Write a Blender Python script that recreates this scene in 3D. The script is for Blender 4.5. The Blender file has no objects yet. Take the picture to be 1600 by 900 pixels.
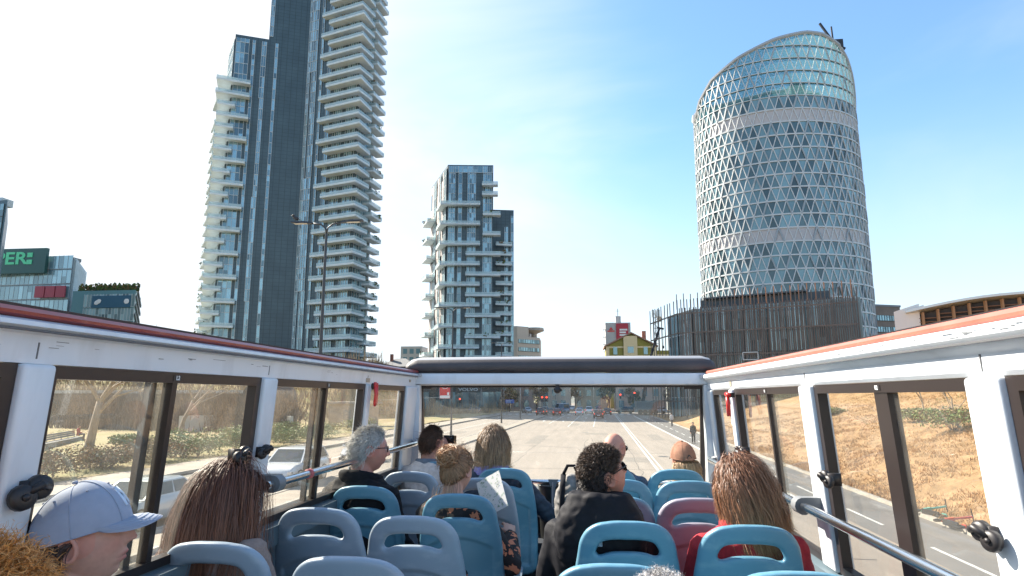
import bpy, bmesh, math, random
import numpy as np
from mathutils import Vector, Matrix, Euler, noise
R = math.radians
rnd = random.Random(7)
scene = bpy.context.scene
col = scene.collection

# ------------------------------------------------------------------ camera, sky, sun, exposure
CAM = Vector((0.18, 0.0, 3.95))
PITCH, YAW, FPX = R(9.65), R(6.08), 1000.0
cd = bpy.data.cameras.new('camera'); cam = bpy.data.objects.new('camera', cd); col.objects.link(cam)
cd.sensor_width = 36.0; cd.lens = 36.0 * FPX / 1600.0
cd.clip_start = 0.05; cd.clip_end = 6000
cam.location = CAM; cam.rotation_euler = (R(90) + PITCH, 0, YAW)
scene.camera = cam

SUN_AZ, SUN_EL = R(-62), R(38)            # azimuth from +Y, negative = left
sdir = Vector((math.sin(SUN_AZ)*math.cos(SUN_EL), math.cos(SUN_AZ)*math.cos(SUN_EL), math.sin(SUN_EL)))
world = bpy.data.worlds.new('World'); scene.world = world; world.use_nodes = True
nt = world.node_tree; nt.nodes.clear()
def wn(t, **k):
    n = nt.nodes.new(t)
    for a, b in k.items(): setattr(n, a, b)
    return n
out = wn('ShaderNodeOutputWorld'); bg = wn('ShaderNodeBackground'); bg.inputs[1].default_value = 0.13
sky = wn('ShaderNodeTexSky', sky_type='NISHITA', sun_disc=False, sun_elevation=SUN_EL, sun_rotation=SUN_AZ % (2*math.pi),
         altitude=100, air_density=1.0, dust_density=.7, ozone_density=2.2)
tc = wn('ShaderNodeTexCoord')
mp = wn('ShaderNodeMapping'); mp.inputs['Scale'].default_value = (1.0, 1.0, 2.6); mp.inputs['Rotation'].default_value = (0.1, 0.25, 0.3)
nz = wn('ShaderNodeTexNoise'); nz.inputs['Scale'].default_value = 1.7; nz.inputs['Detail'].default_value = 5; nz.inputs['Roughness'].default_value = .55; nz.inputs['Distortion'].default_value = .5
dot = wn('ShaderNodeVectorMath', operation='DOT_PRODUCT'); dot.inputs[1].default_value = (-0.80, 0.50, 0.33)
mr = wn('ShaderNodeMapRange'); mr.inputs[1].default_value = 0.42; mr.inputs[2].default_value = .97; mr.inputs[3].default_value = -0.36; mr.inputs[4].default_value = 0.46
ad = wn('ShaderNodeMath', operation='ADD')
mr2 = wn('ShaderNodeMapRange', interpolation_type='SMOOTHSTEP'); mr2.inputs[1].default_value = 0.16; mr2.inputs[2].default_value = 1.0; mr2.inputs[3].default_value = 0.10; mr2.inputs[4].default_value = .97
mx = wn('ShaderNodeMix', data_type='RGBA'); mx.inputs[7].default_value = (3.3, 3.42, 3.58, 1)
hs = wn('ShaderNodeHueSaturation'); hs.inputs['Saturation'].default_value = 1.22; hs.inputs['Hue'].default_value = .494; hs.inputs['Value'].default_value = .88
L = nt.links.new
L(tc.outputs['Generated'], mp.inputs[0]); L(mp.outputs[0], nz.inputs[0]); L(tc.outputs['Generated'], dot.inputs[0])
L(dot.outputs['Value'], mr.inputs[0]); L(mr.outputs[0], ad.inputs[0]); L(nz.outputs[0], ad.inputs[1]); L(ad.outputs[0], mr2.inputs[0])
L(sky.outputs[0], hs.inputs['Color']); L(hs.outputs[0], mx.inputs[6]); L(mr2.outputs[0], mx.inputs[0]); sp = wn('ShaderNodeSeparateXYZ'); L(tc.outputs['Generated'], sp.inputs[0])
mr3 = wn('ShaderNodeMapRange', interpolation_type='SMOOTHSTEP'); mr3.inputs[1].default_value = 0.0; mr3.inputs[2].default_value = .42; mr3.inputs[3].default_value = .72; mr3.inputs[4].default_value = 0.0
mx2 = wn('ShaderNodeMix', data_type='RGBA'); mx2.inputs[7].default_value = (2.75, 3.0, 3.25, 1)
L(sp.outputs['Z'], mr3.inputs[0]); L(mr3.outputs[0], mx2.inputs[0]); L(mx.outputs[2], mx2.inputs[6]); L(mx2.outputs[2], bg.inputs[0]); L(bg.outputs[0], out.inputs[0])

sd = bpy.data.lights.new('sun', 'SUN'); sd.energy = 5.0; sd.angle = R(0.5); sd.color = (1.0, 0.93, 0.82)
sun = bpy.data.objects.new('sun', sd); col.objects.link(sun)
sun.rotation_euler = (-sdir).to_track_quat('-Z', 'Y').to_euler(); sun.location = (0, 0, 60)
vs = scene.view_settings; vs.view_transform = 'Standard'; vs.look = 'None'; vs.gamma = 1.0; vs.use_curve_mapping = False
vs.exposure = 1.45
cy = scene.cycles
cy.use_denoising = True
try: cy.denoiser = 'OPENIMAGEDENOISE'
except Exception: pass
cy.max_bounces = 7; cy.diffuse_bounces = 3; cy.glossy_bounces = 3; cy.transmission_bounces = 4; cy.transparent_max_bounces = 24
cy.sample_clamp_indirect = 6.0; cy.caustics_reflective = False; cy.caustics_refractive = False

# ------------------------------------------------------------------ helpers
_f = Vector((-math.sin(YAW)*math.cos(PITCH), math.cos(YAW)*math.cos(PITCH), math.sin(PITCH)))
_r = Vector((math.cos(YAW), math.sin(YAW), 0)); _u = _r.cross(_f)
def ray(px, py): return _f*FPX + _r*(px-800) + _u*(450-py)
def atY(px, py, Y): d = ray(px, py); return CAM + d*(Y/d.y)      # the point of a sight line at depth Y
def atZ(px, py, Z): d = ray(px, py); return CAM + d*((Z-CAM.z)/d.z)

class MB:
    """collects shapes, links them as ONE mesh object"""
    def __init__(s): s.v = []; s.f = []; s.m = []; s.c = None
    def add(s, vs, fs, mi=0):
        o = len(s.v); s.v += [tuple(p) for p in vs]; s.f += [tuple(i+o for i in q) for q in fs]; s.m += [mi]*len(fs); return s
    def box(s, x0, x1, y0, y1, z0, z1, mi=0, M=None):
        P = [(x, y, z) for z in (z0, z1) for y in (y0, y1) for x in (x0, x1)]
        if M is not None: P = [M @ Vector(p) for p in P]
        return s.add(P, [(0,2,3,1),(4,5,7,6),(0,1,5,4),(2,6,7,3),(0,4,6,2),(1,3,7,5)], mi)
    def quad(s, a, b, c, d, mi=0): return s.add([a,b,c,d], [(0,1,2,3)], mi)
    def beam(s, a, b, w, t=None, up=(0,0,1), mi=0):
        a = Vector(a); b = Vector(b); d = b-a
        if d.length < 1e-6: return s
        d.normalize(); up = Vector(up)
        if abs(d.dot(up)) > .98: up = Vector((0,1,0))
        x = d.cross(up).normalized(); z = x.cross(d); t = t or w
        P = [p + x*(i*w/2) + z*(j*t/2) for p in (a, b) for i, j in ((-1,-1),(1,-1),(1,1),(-1,1))]
        return s.add(P, [(0,1,5,4),(1,2,6,5),(2,3,7,6),(3,0,4,7),(3,2,1,0),(4,5,6,7)], mi)
    def tube(s, pts, r, n=8, mi=0, cap=True, flat=None):
        pts = [Vector(p) for p in pts]; k = len(pts)
        rs = r if isinstance(r, (list, tuple)) else [r]*k
        rings = []; px = None
        for i, p in enumerate(pts):
            d = (pts[min(i+1, k-1)] - pts[max(i-1, 0)])
            if d.length < 1e-9: d = Vector((0,0,1))
            d.normalize()
            if px is None:
                a = Vector((0,0,1)) if abs(d.z) < .9 else Vector((1,0,0))
                px = d.cross(a).normalized()
            else:
                px = px - d*px.dot(d)
                px = px.normalized() if px.length > 1e-6 else d.orthogonal().normalized()
            pz = px.cross(d)
            rr = rs[i]; ra, rb = rr if isinstance(rr, (tuple, list)) else (rr, rr)
            rings.append([p + px*(math.cos(2*math.pi*j/n)*ra) + pz*(math.sin(2*math.pi*j/n)*rb) for j in range(n)])
        return s.loft(rings, cap, mi)
    def loft(s, rings, cap=True, mi=0, closed=True):
        n = len(rings[0]); V = [p for q in rings for p in q]; F = []
        for i in range(len(rings)-1):
            for j in range(n if closed else n-1):
                a = i*n+j; b = i*n+(j+1) % n; F.append((a, b, b+n, a+n))
        if cap and closed: F.append(tuple(range(n-1, -1, -1))); F.append(tuple(range((len(rings)-1)*n, len(rings)*n)))
        return s.add(V, F, mi)
    def prism(s, poly, z0, z1, mi=0):
        n = len(poly); return s.loft([[(p[0], p[1], z0) for p in poly], [(p[0], p[1], z1) for p in poly]], True, mi)
    def ball(s, c, r, n=12, mi=0, M=None):
        rx, ry, rz = r if isinstance(r, (tuple, list)) else (r, r, r); c = Vector(c); rings = []
        for i in range(1, n//2+1-0):
            t = math.pi*i/(n//2+1)
            q = [Vector((math.sin(t)*math.cos(2*math.pi*j/n)*rx, math.sin(t)*math.sin(2*math.pi*j/n)*ry, -math.cos(t)*rz)) for j in range(n)]
            rings.append([c + (M @ p if M is not None else p) for p in q])
        return s.loft(rings, True, mi)
    def build(s, name, mats, parent=None, smooth=False, local=False, sharp=None):
        me = bpy.data.meshes.new(name)
        V = s.v
        if parent is not None and not local:
            b = parent
            off = Vector(b.location)
            while b.parent: b = b.parent; off += b.location
            V = [(p[0]-off.x, p[1]-off.y, p[2]-off.z) for p in V]
        me.from_pydata(V, [], s.f); 
        for m in (mats if isinstance(mats, (list, tuple)) else [mats]): me.materials.append(m)
        if any(s.m): me.polygons.foreach_set('material_index', s.m)
        if smooth:
            me.polygons.foreach_set('use_smooth', [True]*len(s.f))
            if sharp: me.set_sharp_from_angle(angle=R(sharp))
        me.update()
        o = bpy.data.objects.new(name, me); col.objects.link(o)
        if parent is not None: o.parent = parent
        return o
def tag(o, label=None, cat=None, group=None, kind=None):
    if label: o['label'] = label
    if cat: o['category'] = cat
    if group: o['group'] = group
    if kind: o['kind'] = kind
    return o
def thing(name, label, cat, loc=(0,0,0), rz=0, group=None):
    o = bpy.data.objects.new(name, None); col.objects.link(o); o.location = loc; o.rotation_euler = (0,0,rz)
    o.empty_display_size = .1
    return tag(o, label, cat, group)
def copy_tree(o, parent=None):
    c = o.copy(); col.objects.link(c)
    if parent is not None: c.parent = parent
    for ch in [x for x in o.children]: copy_tree(ch, c)
    return c
def evaluated(o):
    dg = bpy.context.evaluated_depsgraph_get(); dg.update()
    me = bpy.data.meshes.new_from_object(o.evaluated_get(dg)); return me
def remesh(o, voxel, it=3, fac=.5):
    m = o.modifiers.new('r', 'REMESH'); m.mode = 'VOXEL'; m.voxel_size = voxel; m.use_smooth_shade = True
    if it: k = o.modifiers.new('s', 'SMOOTH'); k.iterations = it; k.factor = fac
    me = evaluated(o); mats = [s for s in o.data.materials]; old = o.data
    o.modifiers.clear(); o.data = me; me.materials.clear()
    for q in mats: me.materials.append(q)
    bpy.data.meshes.remove(old)
    return o
def coords(me):
    a = np.empty(len(me.vertices)*3); me.vertices.foreach_get('co', a); return a.reshape(-1, 3)
def set_coords(me, a): me.vertices.foreach_set('co', np.asarray(a, float).ravel()); me.update()
def sstep(a, b, x): t = np.clip((x-a)/(b-a), 0, 1); return t*t*(3-2*t)

MATS = {}
def pm(name, c, rough=.6, metal=0., nscale=0., namt=0., bscale=0., bamt=0., spec=.5, c2=None, coat=0., attr=None, detail=4, stretch=None, sheen=0., bdist=.01, coord='Object', contrast=(.35,.65)):
    """a Principled material: colour, optional noise between two colours, optional bump"""
    if name in MATS: return MATS[name]
    m = bpy.data.materials.new(name); m.use_nodes = True; t = m.node_tree; b = t.nodes['Principled BSDF']
    N = t.nodes.new; K = t.links.new
    c = tuple(c)[:3]; b.inputs['Base Color'].default_value = (*c, 1); b.inputs['Roughness'].default_value = rough
    b.inputs['Metallic'].default_value = metal; b.inputs['Specular IOR Level'].default_value = spec
    if coat: b.inputs['Coat Weight'].default_value = coat; b.inputs['Coat Roughness'].default_value = .05
    if sheen: b.inputs['Sheen Weight'].default_value = sheen
    tcn = None
    def crd(sc):
        tcn = N('ShaderNodeTexCoord'); o = tcn.outputs[coord]
        if stretch: mpn = N('ShaderNodeMapping'); mpn.inputs['Scale'].default_value = stretch; K(o, mpn.inputs[0]); o = mpn.outputs[0]
        n = N('ShaderNodeTexNoise'); n.inputs['Scale'].default_value = sc; n.inputs['Detail'].default_value = detail; n.inputs['Roughness'].default_value = .6; K(o, n.inputs[0]); return n
    src = None
    if nscale:
        n = crd(nscale); r = N('ShaderNodeMapRange'); r.inputs[1].default_value = contrast[0]; r.inputs[2].default_value = contrast[1]; K(n.outputs[0], r.inputs[0])
        x = N('ShaderNodeMix'); x.data_type = 'RGBA'; x.inputs[6].default_value = (*c, 1)
        c2_ = c2 if c2 else tuple(q*(1-namt) for q in c); x.inputs[7].default_value = (*c2_, 1)
        K(r.outputs[0], x.inputs[0]); src = x.outputs[2]
    if attr:
        a = N('ShaderNodeAttribute'); a.attribute_name = attr
        if src is None: src = a.outputs['Color']
        else:
            x = N('ShaderNodeMix'); x.data_type = 'RGBA'; x.blend_type = 'MULTIPLY'; x.inputs[0].default_value = 1; K(src, x.inputs[6]); K(a.outputs['Color'], x.inputs[7]); src = x.outputs[2]
    if src is not None: K(src, b.inputs['Base Color'])
    if bscale:
        n = crd(bscale); u = N('ShaderNodeBump'); u.inputs['Strength'].default_value = bamt; u.inputs['Distance'].default_value = bdist; K(n.outputs[0], u.inputs['Height']); K(u.outputs[0], b.inputs['Normal'])
    MATS[name] = m; return m
def glass(name, tint=(.93,.95,.95), refl=1.0, dirt=.03, dirtcol=(.75,.72,.66), rough=.0):
    """thin pane: see-through with a mirror share that grows at grazing angles, and a film of dust"""
    if name in MATS: return MATS[name]
    m = bpy.data.materials.new(name); m.use_nodes = True; t = m.node_tree; t.nodes.clear(); N = t.nodes.new; K = t.links.new
    o = N('ShaderNodeOutputMaterial'); tr = N('ShaderNodeBsdfTransparent'); tr.inputs[0].default_value = (*tint, 1)
    g = N('ShaderNodeBsdfGlossy'); g.inputs['Roughness'].default_value = rough
    fr = N('ShaderNodeLayerWeight'); fr.inputs[0].default_value = .5
    pw = N('ShaderNodeMath'); pw.operation = 'POWER'; pw.inputs[1].default_value = 5.0; K(fr.outputs['Facing'], pw.inputs[0])
    mu = N('ShaderNodeMapRange'); mu.inputs[3].default_value = .035*refl; mu.inputs[4].default_value = .8*refl; K(pw.outputs[0], mu.inputs[0])
    a = N('ShaderNodeMixShader'); K(mu.outputs[0], a.inputs[0]); K(tr.outputs[0], a.inputs[1]); K(g.outputs[0], a.inputs[2])
    d0 = N('ShaderNodeBsdfDiffuse'); d0.inputs[0].default_value = (*dirtcol, 1); d1 = N('ShaderNodeBsdfTranslucent'); d1.inputs[0].default_value = (*dirtcol, 1); d = N('ShaderNodeMixShader'); K(d0.outputs[0], d.inputs[1]); K(d1.outputs[0], d.inputs[2])
    tcn = N('ShaderNodeTexCoord'); n = N('ShaderNodeTexNoise'); n.inputs['Scale'].default_value = 3.0; n.inputs['Detail'].default_value = 8; n.inputs['Roughness'].default_value = .7; K(tcn.outputs['Object'], n.inputs[0])
    r = N('ShaderNodeMapRange'); r.inputs[1].default_value = .4; r.inputs[2].default_value = .8; r.inputs[3].default_value = dirt*.55; r.inputs[4].default_value = dirt*1.8; K(n.outputs[0], r.inputs[0])
    b = N('ShaderNodeMixShader'); K(r.outputs[0], b.inputs[0]); K(a.outputs[0], b.inputs[1]); K(d.outputs[0], b.inputs[2]); K(b.outputs[0], o.inputs[0])
    MATS[name] = m; return m
def text_mesh(name, s, size, mat, parent, M, depth=.002, align='CENTER', bold=0.0, sx=1.0):
    cu = bpy.data.curves.new(name, 'FONT'); cu.body = s; cu.size = size; cu.extrude = depth; cu.align_x = align; cu.align_y = 'CENTER'; cu.offset = bold; cu.resolution_u = 3
    o = bpy.data.objects.new(name, cu); col.objects.link(o); me = evaluated(o); bpy.data.objects.remove(o); bpy.data.curves.remove(cu)
    me.transform(M @ Matrix.Diagonal((sx,1,1,1))); me.materials.clear(); me.materials.append(mat)
    q = bpy.data.objects.new(name, me); col.objects.link(q); q.parent = parent; return q
# ------------------------------------------------------------------ ground, roads, park, mound
WHITE_P = pm('road_paint', (.72,.70,.66), .7, nscale=3, namt=.35)
ASPH = pm('asphalt', (.34,.285,.235), .85, nscale=.9, namt=.26, bscale=60, bamt=.15, detail=9, stretch=(1.6,.12,1), contrast=(.3,.72))
PATHM = pm('path_asphalt', (.17,.158,.148), .88, nscale=.5, namt=.2, bscale=70, bamt=.15, detail=8)
KERB = pm('kerb_stone', (.42,.38,.33), .8, nscale=2, namt=.25, bscale=25, bamt=.2)
PAVE = pm('pavement', (.38,.32,.26), .85, nscale=.8, namt=.22, bscale=40, bamt=.2)
EARTH = pm('earth', (.21,.205,.185), .95, nscale=.05, c2=(.15,.155,.125), bscale=2, bamt=.4)
DRY = pm('dry_turf', (.45,.275,.135), .95, nscale=.9, c2=(.25,.15,.065), bscale=4, bamt=.9, detail=9, bdist=.12)
PARKM = pm('park_turf', (.36,.255,.145), .95, nscale=.25, c2=(.22,.21,.075), bscale=3, bamt=.7, detail=9, bdist=.08)
BANKM = pm('bank_turf', (.30,.215,.12), .95, nscale=.3, c2=(.20,.14,.075), bscale=2, bamt=.9, detail=9, bdist=.15)
SK = .03
def sk(Y): return SK*max(Y, 0)
def S(name, mb, m, **k): return tag(mb.build(name, m, **k), kind='structure')
S('ground', MB().quad((-3500,-2500,-.06),(3500,-2500,-.06),(3500,4500,-.06),(-3500,4500,-.06)), EARTH)
def strip(mb, xa, xb, ya, yb, z, mi=0, n=1):
    for i in range(n):
        a = ya+(yb-ya)*i/n; b = ya+(yb-ya)*(i+1)/n
        mb.quad((xa+sk(a),a,z),(xb+sk(a),a,z),(xb+sk(b),b,z),(xa+sk(b),b,z), mi)
rd = MB(); strip(rd, -21.5, 7.0, -60, 420, 0, n=2); rd.quad((-160,146,-.004),(160,146,-.004),(160,172,-.004),(-160,172,-.004)); S('road', rd, ASPH)
pt = MB(); strip(pt, 7.0, 10.6, -60, 140, .006); S('path', pt, PATHM)
mk = MB()
strip(mk, 6.85, 7.1, -40, 140, .012); strip(mk, 3.1, 3.24, 8, 142, .006)
for Y in range(-38, 138, 6): strip(mk, 8.75, 8.86, Y, Y+3, .012)
strip(mk, 10.35, 10.47, -40, 140, .012)
for x in (-.9, -4.3, -7.6): strip(mk, x-.07, x+.07, 98, 141, .006)
strip(mk, 3.42, 3.5, 8, 142, .006)
for x in (-.9, -4.3): strip(mk, x-.06, x+.06, 88, 96, .0062)
strip(mk, -11.1, 3.1, 141.5, 142.2, .0064)
for i in range(28): mk.quad((-30+i*1.5,148,.004),(-29.3+i*1.5,148,.004),(-29.3+i*1.5,152,.004),(-30+i*1.5,152,.004))
for x in (.9, -2.6, -6.0, -9.2):                                   # lane arrows before the lights
    for Y in (106, 122):
        X = x+sk(Y); mk.quad((X-.09,Y,.0066),(X+.09,Y,.0066),(X+.09,Y+2.8,.0066),(X-.09,Y+2.8,.0066)); mk.add([(X-.45,Y+2.8,.0068),(X+.45,Y+2.8,.0068),(X,Y+4.4,.0068)],[(0,1,2)])
strip(mk, -17.3, -17.18, 20, 140, .0062)
S('road_markings', mk, WHITE_P)
PATCH = pm('asphalt_patch', (.26,.225,.19), .9, nscale=2, namt=.2); CRACK = pm('crack_tar', (.10,.09,.08), .8); IRON = pm('cast_iron', (.12,.11,.10), .5, .4)
pa = MB(); ck = MB(); mh = MB(); rp = random.Random(12)
for i,(x,y,w,l) in enumerate([(-2.6,24,1.1,7),(1.6,41,1.6,3.2),(-6.4,56,1.2,12),(-1.6,70,2.4,3),(5.4,33,1.0,5),(-8.6,36,1.5,4),(4.9,62,1.1,9),(-15.5,44,1.4,6),(-17,70,2,5),(-4.6,92,1.6,7)]): strip(pa, x, x+w, y, y+l, .002+.0002*i)
def crack(pts, w):
    for a, b in zip(pts, pts[1:]): ck.beam((a[0],a[1],.003),(b[0],b[1],.003), w, .002)
for y in (18,26,37,47,61,78,96):
    x = -11; pts = [(x,y)]
    while x < 6.5: x += rp.uniform(.8,2.2); y += rp.gauss(0,.12); pts.append((x,y))
    crack(pts, rp.uniform(.03,.06))
for x in (-5.2,-1.2,2.2):
    y = 12; pts = [(x,y)]
    while y < rp.uniform(50,90): y += rp.uniform(1,3); pts.append((x+sk(y)+rp.gauss(0,.06),y))
    crack(pts, .03)
for x,y in ((-3.4,30),(2.9,52),(-7.2,48),(.6,74),(5.6,45),(-16,52)): mh.tube([(x,y,-.05),(x,y,.0045)],[.36,.36],20)
S('road_patches', pa, PATCH); S('road_cracks', ck, CRACK); S('manholes', mh, IRON)
def kerb(mb, x, ya, yb, w=.16, h=.13, seg=1.0):
    n = int((yb-ya)/seg)
    for i in range(n):
        a = ya+i*seg; b = a+seg-.012; X = x+sk(a); X2 = x+sk(b); j = rnd.uniform(-.008,.008)
        mb.add([(X,a,-.02),(X+w,a,-.02),(X2+w,b,-.02),(X2,b,-.02),(X,a,h+j),(X+w,a,h+j),(X2+w,b,h+j),(X2,b,h+j)],[(4,5,6,7),(0,1,5,4),(1,2,6,5),(2,3,7,6),(3,0,4,7)])
kb = MB(); kerb(kb, 10.62, -20, 140); kerb(kb, -11.4, -30, 141, seg=1.5); kerb(kb, -13.0, -30, 141, seg=1.5); kerb(kb, -21.6, -30, 141, seg=1.5); S('kerb', kb, KERB)
md = MB(); strip(md, -12.84, -11.4, -30, 141, .11, n=4); S('median', md, PAVE)
sw = MB(); strip(sw, -24.5, -21.6, -30, 141, .11, n=4); S('pavement', sw, PAVE)

def hfield(name, xs, ys, fn, m):
    V = []; F = []; nx = len(xs); ny = len(ys)
    for y in ys:
        for x in xs: V.append((*fn(x, y),))
    for j in range(ny-1):
        for i in range(nx-1): a = j*nx+i; F.append((a, a+1, a+nx+1, a+nx))
    b = MB(); b.add(V, F); return S(name, b, m, smooth=True)
def nzv(x, y, s, z=0): return noise.noise((x*s, y*s, z))
def mound_z(u, Y):
    t = (1-float(sstep(98, 140, Y)))*float(.55+.45*sstep(-30, 10, Y))
    h = 6.6*float(sstep(1, 40, u))**.9 + .9*float(sstep(0, 6, u))
    return .10 + t*h + min(1, u/2)*(.35*nzv(u, Y, .16)+.14*nzv(u, Y, .6, 3)+.05*nzv(u, Y, 1.7, 8))
def mound_fn(u, Y): return (10.78+sk(Y)+u, Y, mound_z(u, Y))
us = [0, .4, .8, 1.3] + [2+.75*i for i in range(30)] + [25+2*i for i in range(25)]
ys = [-40+3*i for i in range(15)] + [5+.9*i for i in range(80)] + [78+2.5*i for i in range(28)]
hfield('mound', us, ys, mound_fn, DRY)
def yb(X): return 96. if X < -46 else 96+3.2*(X+46)
def park_z(X, Y):
    d = Y-yb(X); h = 10.5*float(sstep(0, 34, d)) if X < -26 else 0
    h *= float(sstep(.285, .345, -X/max(Y, 1)))
    return .10 + h + min(1, max(0, (-24.5-X+sk(Y))/3))*(.22*nzv(X, Y, .1, 5)+.1*nzv(X, Y, .5, 2))
xs = [-24.6-1.1*i for i in range(36)] + [-65-4*i for i in range(30)]
ysl = [-20+4*i for i in range(9)] + [16+1.6*i for i in range(72)] + [132+5*i for i in range(14)]
hfield('park_ground', xs[::-1], ysl, lambda x, y: (x+sk(min(y,140)), y, park_z(x, y)), PARKM)

# grass that nobody could count
def tufts(name, n, fn, mats, hmin, hmax, label, cat, blades=5):
    b = MB()
    for i in range(n):
        q = fn()
        if q is None: continue
        x, y, z = q; s = rnd.uniform(hmin, hmax); mi = rnd.randrange(len(mats)); lean = rnd.uniform(0, 6.28)
        for k in range(blades):
            a = rnd.uniform(0, 6.28); w = .012+.016*s; t = s*rnd.uniform(.25, 1.); bx = x+rnd.uniform(-.12,.12); by = y+rnd.uniform(-.12,.12)
            tx = bx+math.cos(lean)*t*.7+rnd.uniform(-.3,.3)*s; ty = by+math.sin(lean)*t*.7+rnd.uniform(-.3,.3)*s
            b.add([(bx-math.cos(a)*w,by-math.sin(a)*w,z-.03),(bx+math.cos(a)*w,by+math.sin(a)*w,z-.03),(tx,ty,z+t*.75)],[(0,1,2)],mi)
    o = b.build(name, mats); return tag(o, label, cat, kind='stuff')
DG = [pm('dry_blade_a',(.46,.27,.115),.9), pm('dry_blade_b',(.36,.19,.07),.9), pm('dry_blade_c',(.52,.34,.17),.9), pm('dry_blade_d',(.30,.17,.07),.9)]
GG = [pm('blade_green',(.17,.20,.06),.9), pm('blade_olive',(.28,.25,.09),.9)]
def mound_pt():
    u = 30*rnd.random()**1.5; Y = 6+72*rnd.random()**1.3
    if noise.noise((u*.35, Y*.35, 4)) < rnd.uniform(-.5, .25): return None
    return mound_fn(u, Y)
tufts('dry_grass', 46000, mound_pt, DG, .12, .36, 'dry orange brown grass covering the slope beside the path', 'grass')
def green_pt():
    u = rnd.uniform(9, 40); Y = rnd.uniform(20, 75)
    if noise.noise((u*.09, Y*.09, 9)) < .12: return None
    return mound_fn(u, Y)
tufts('green_grass', 6000, green_pt, GG, .15, .35, 'patches of green grass higher up the dry slope', 'grass')
def park_pt():
    x = rnd.uniform(-62, -25); y = rnd.uniform(18, 90); 
    if noise.noise((x*.13, y*.13, 1)) < 0: return None
    return (x+sk(y), y, park_z(x, y))
tufts('park_grass', 9000, park_pt, GG+DG[2:], .12, .3, 'thin dry grass on the park beds left of the road', 'grass')

# ------------------------------------------------------------------ plants
LEAF = [pm('leaf_green',(.10,.17,.045),.7), pm('leaf_light',(.19,.25,.07),.7), pm('leaf_olive',(.21,.19,.075),.7), pm('leaf_brown',(.19,.125,.065),.8), pm('leaf_dark',(.045,.075,.035),.7)]
BARK = pm('bark',(.23,.175,.13),.9,nscale=4,namt=.4,bscale=14,bamt=.6,stretch=(1,1,.2)); BARKP = pm('bark_pale',(.34,.27,.205),.9,nscale=5,namt=.35,bscale=14,bamt=.5,stretch=(1,1,.2))
BARKG = pm('bark_grey',(.16,.14,.125),.9,nscale=4,namt=.3)
def shrub(name, x, y, z, r, h, n, mats, label, cat='shrub', group=None, leaf=.09, stem=True):
    t = thing(name, label, cat, (x,y,z), 0, group); b = MB()
    lobes = [(Vector((rnd.uniform(-.6,.6)*r, rnd.uniform(-.6,.6)*r, h*rnd.uniform(.3,.72))), rnd.uniform(.35,.62)) for _ in range(9)]
    for i in range(n):
        c, s = rnd.choice(lobes); d = Vector((rnd.gauss(0,1), rnd.gauss(0,1), rnd.gauss(0,1))).normalized()*(rnd.random()**.4)
        p = c + Vector((d.x*r*s, d.y*r*s, d.z*h*s*.62))
        if p.z < .02: continue
        e = Euler((rnd.uniform(-1.2,1.2), rnd.uniform(-1.2,1.2), rnd.uniform(0,6.3))).to_matrix(); w = leaf*rnd.uniform(.6,1.4)
        b.add([p+e@Vector(q) for q in ((-w*.5,0,0),(0,-w*.9,.1*w),(w*.5,0,0),(0,w*.9,-.1*w))],[(0,1,2,3)], rnd.randrange(len(mats)))
    b.build('foliage', mats, t, local=True)
    if stem:
        b = MB()
        for i in range(7): a = rnd.uniform(0,6.3); b.tube([(0,0,-.1),(math.cos(a)*r*.3,math.sin(a)*r*.3,h*.4),(math.cos(a)*r*.6,math.sin(a)*r*.6,h*.8)],[.025,.018,.006],4)
        b.build('stem', BARK, t, local=True)
    return t
def bare_tree(name, x, y, z, h, label, group=None, r0=None, mat=None, twig=None, seed=0, depth=5, spread=.55, clear=.3, lean=(0,0), nfork=3):
    rr = random.Random(seed*77+5); t = thing(name, label, 'tree', (x,y,z), 0, group); tr = MB(); cr = MB(); mat = mat or BARK; r0 = r0 or h*.018
    tw = MB()
    def grow(p, d, ln, r, k, b):
        pts = [p]; q = p; n = 4 if k == 0 else 3
        for i in range(n):
            d = (d + Vector((rr.gauss(0,.1),rr.gauss(0,.1),rr.gauss(0.02,.06)))).normalized(); q = q + d*(ln/n); pts.append(q)
        b.tube(pts, [r*(1-.38*i/n) for i in range(n+1)], 6 if k < 2 else 3, cap=k==0)
        if k >= depth: return
        m = nfork + (1 if rr.random() < .5 else 0)
        for i in range(m):
            tt = rr.uniform(.45, 1.0) if i else 1.0
            o = pts[min(n, int(tt*n+.5))]; a = rr.uniform(0, 6.28); s = rr.uniform(.5,1.15)*spread*(1.0 if k else 1.2)
            side = d.orthogonal().normalized(); side = Matrix.Rotation(a, 3, d) @ side
            grow(o, (d + side*s + Vector((0,0,.12))).normalized(), ln*rr.uniform(.55,.82), r*.56*rr.uniform(.75,1.1), k+1, cr)
    base = h*clear
    tr_d = Vector((lean[0], lean[1], 1)).normalized()
    grow(Vector((0,0,-.15)), tr_d, base+.15, r0, 0, tr)
    tr.build('trunk', mat, t, smooth=True, local=True); cr.build('crown', twig or mat, t, local=True)
    return t
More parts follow.
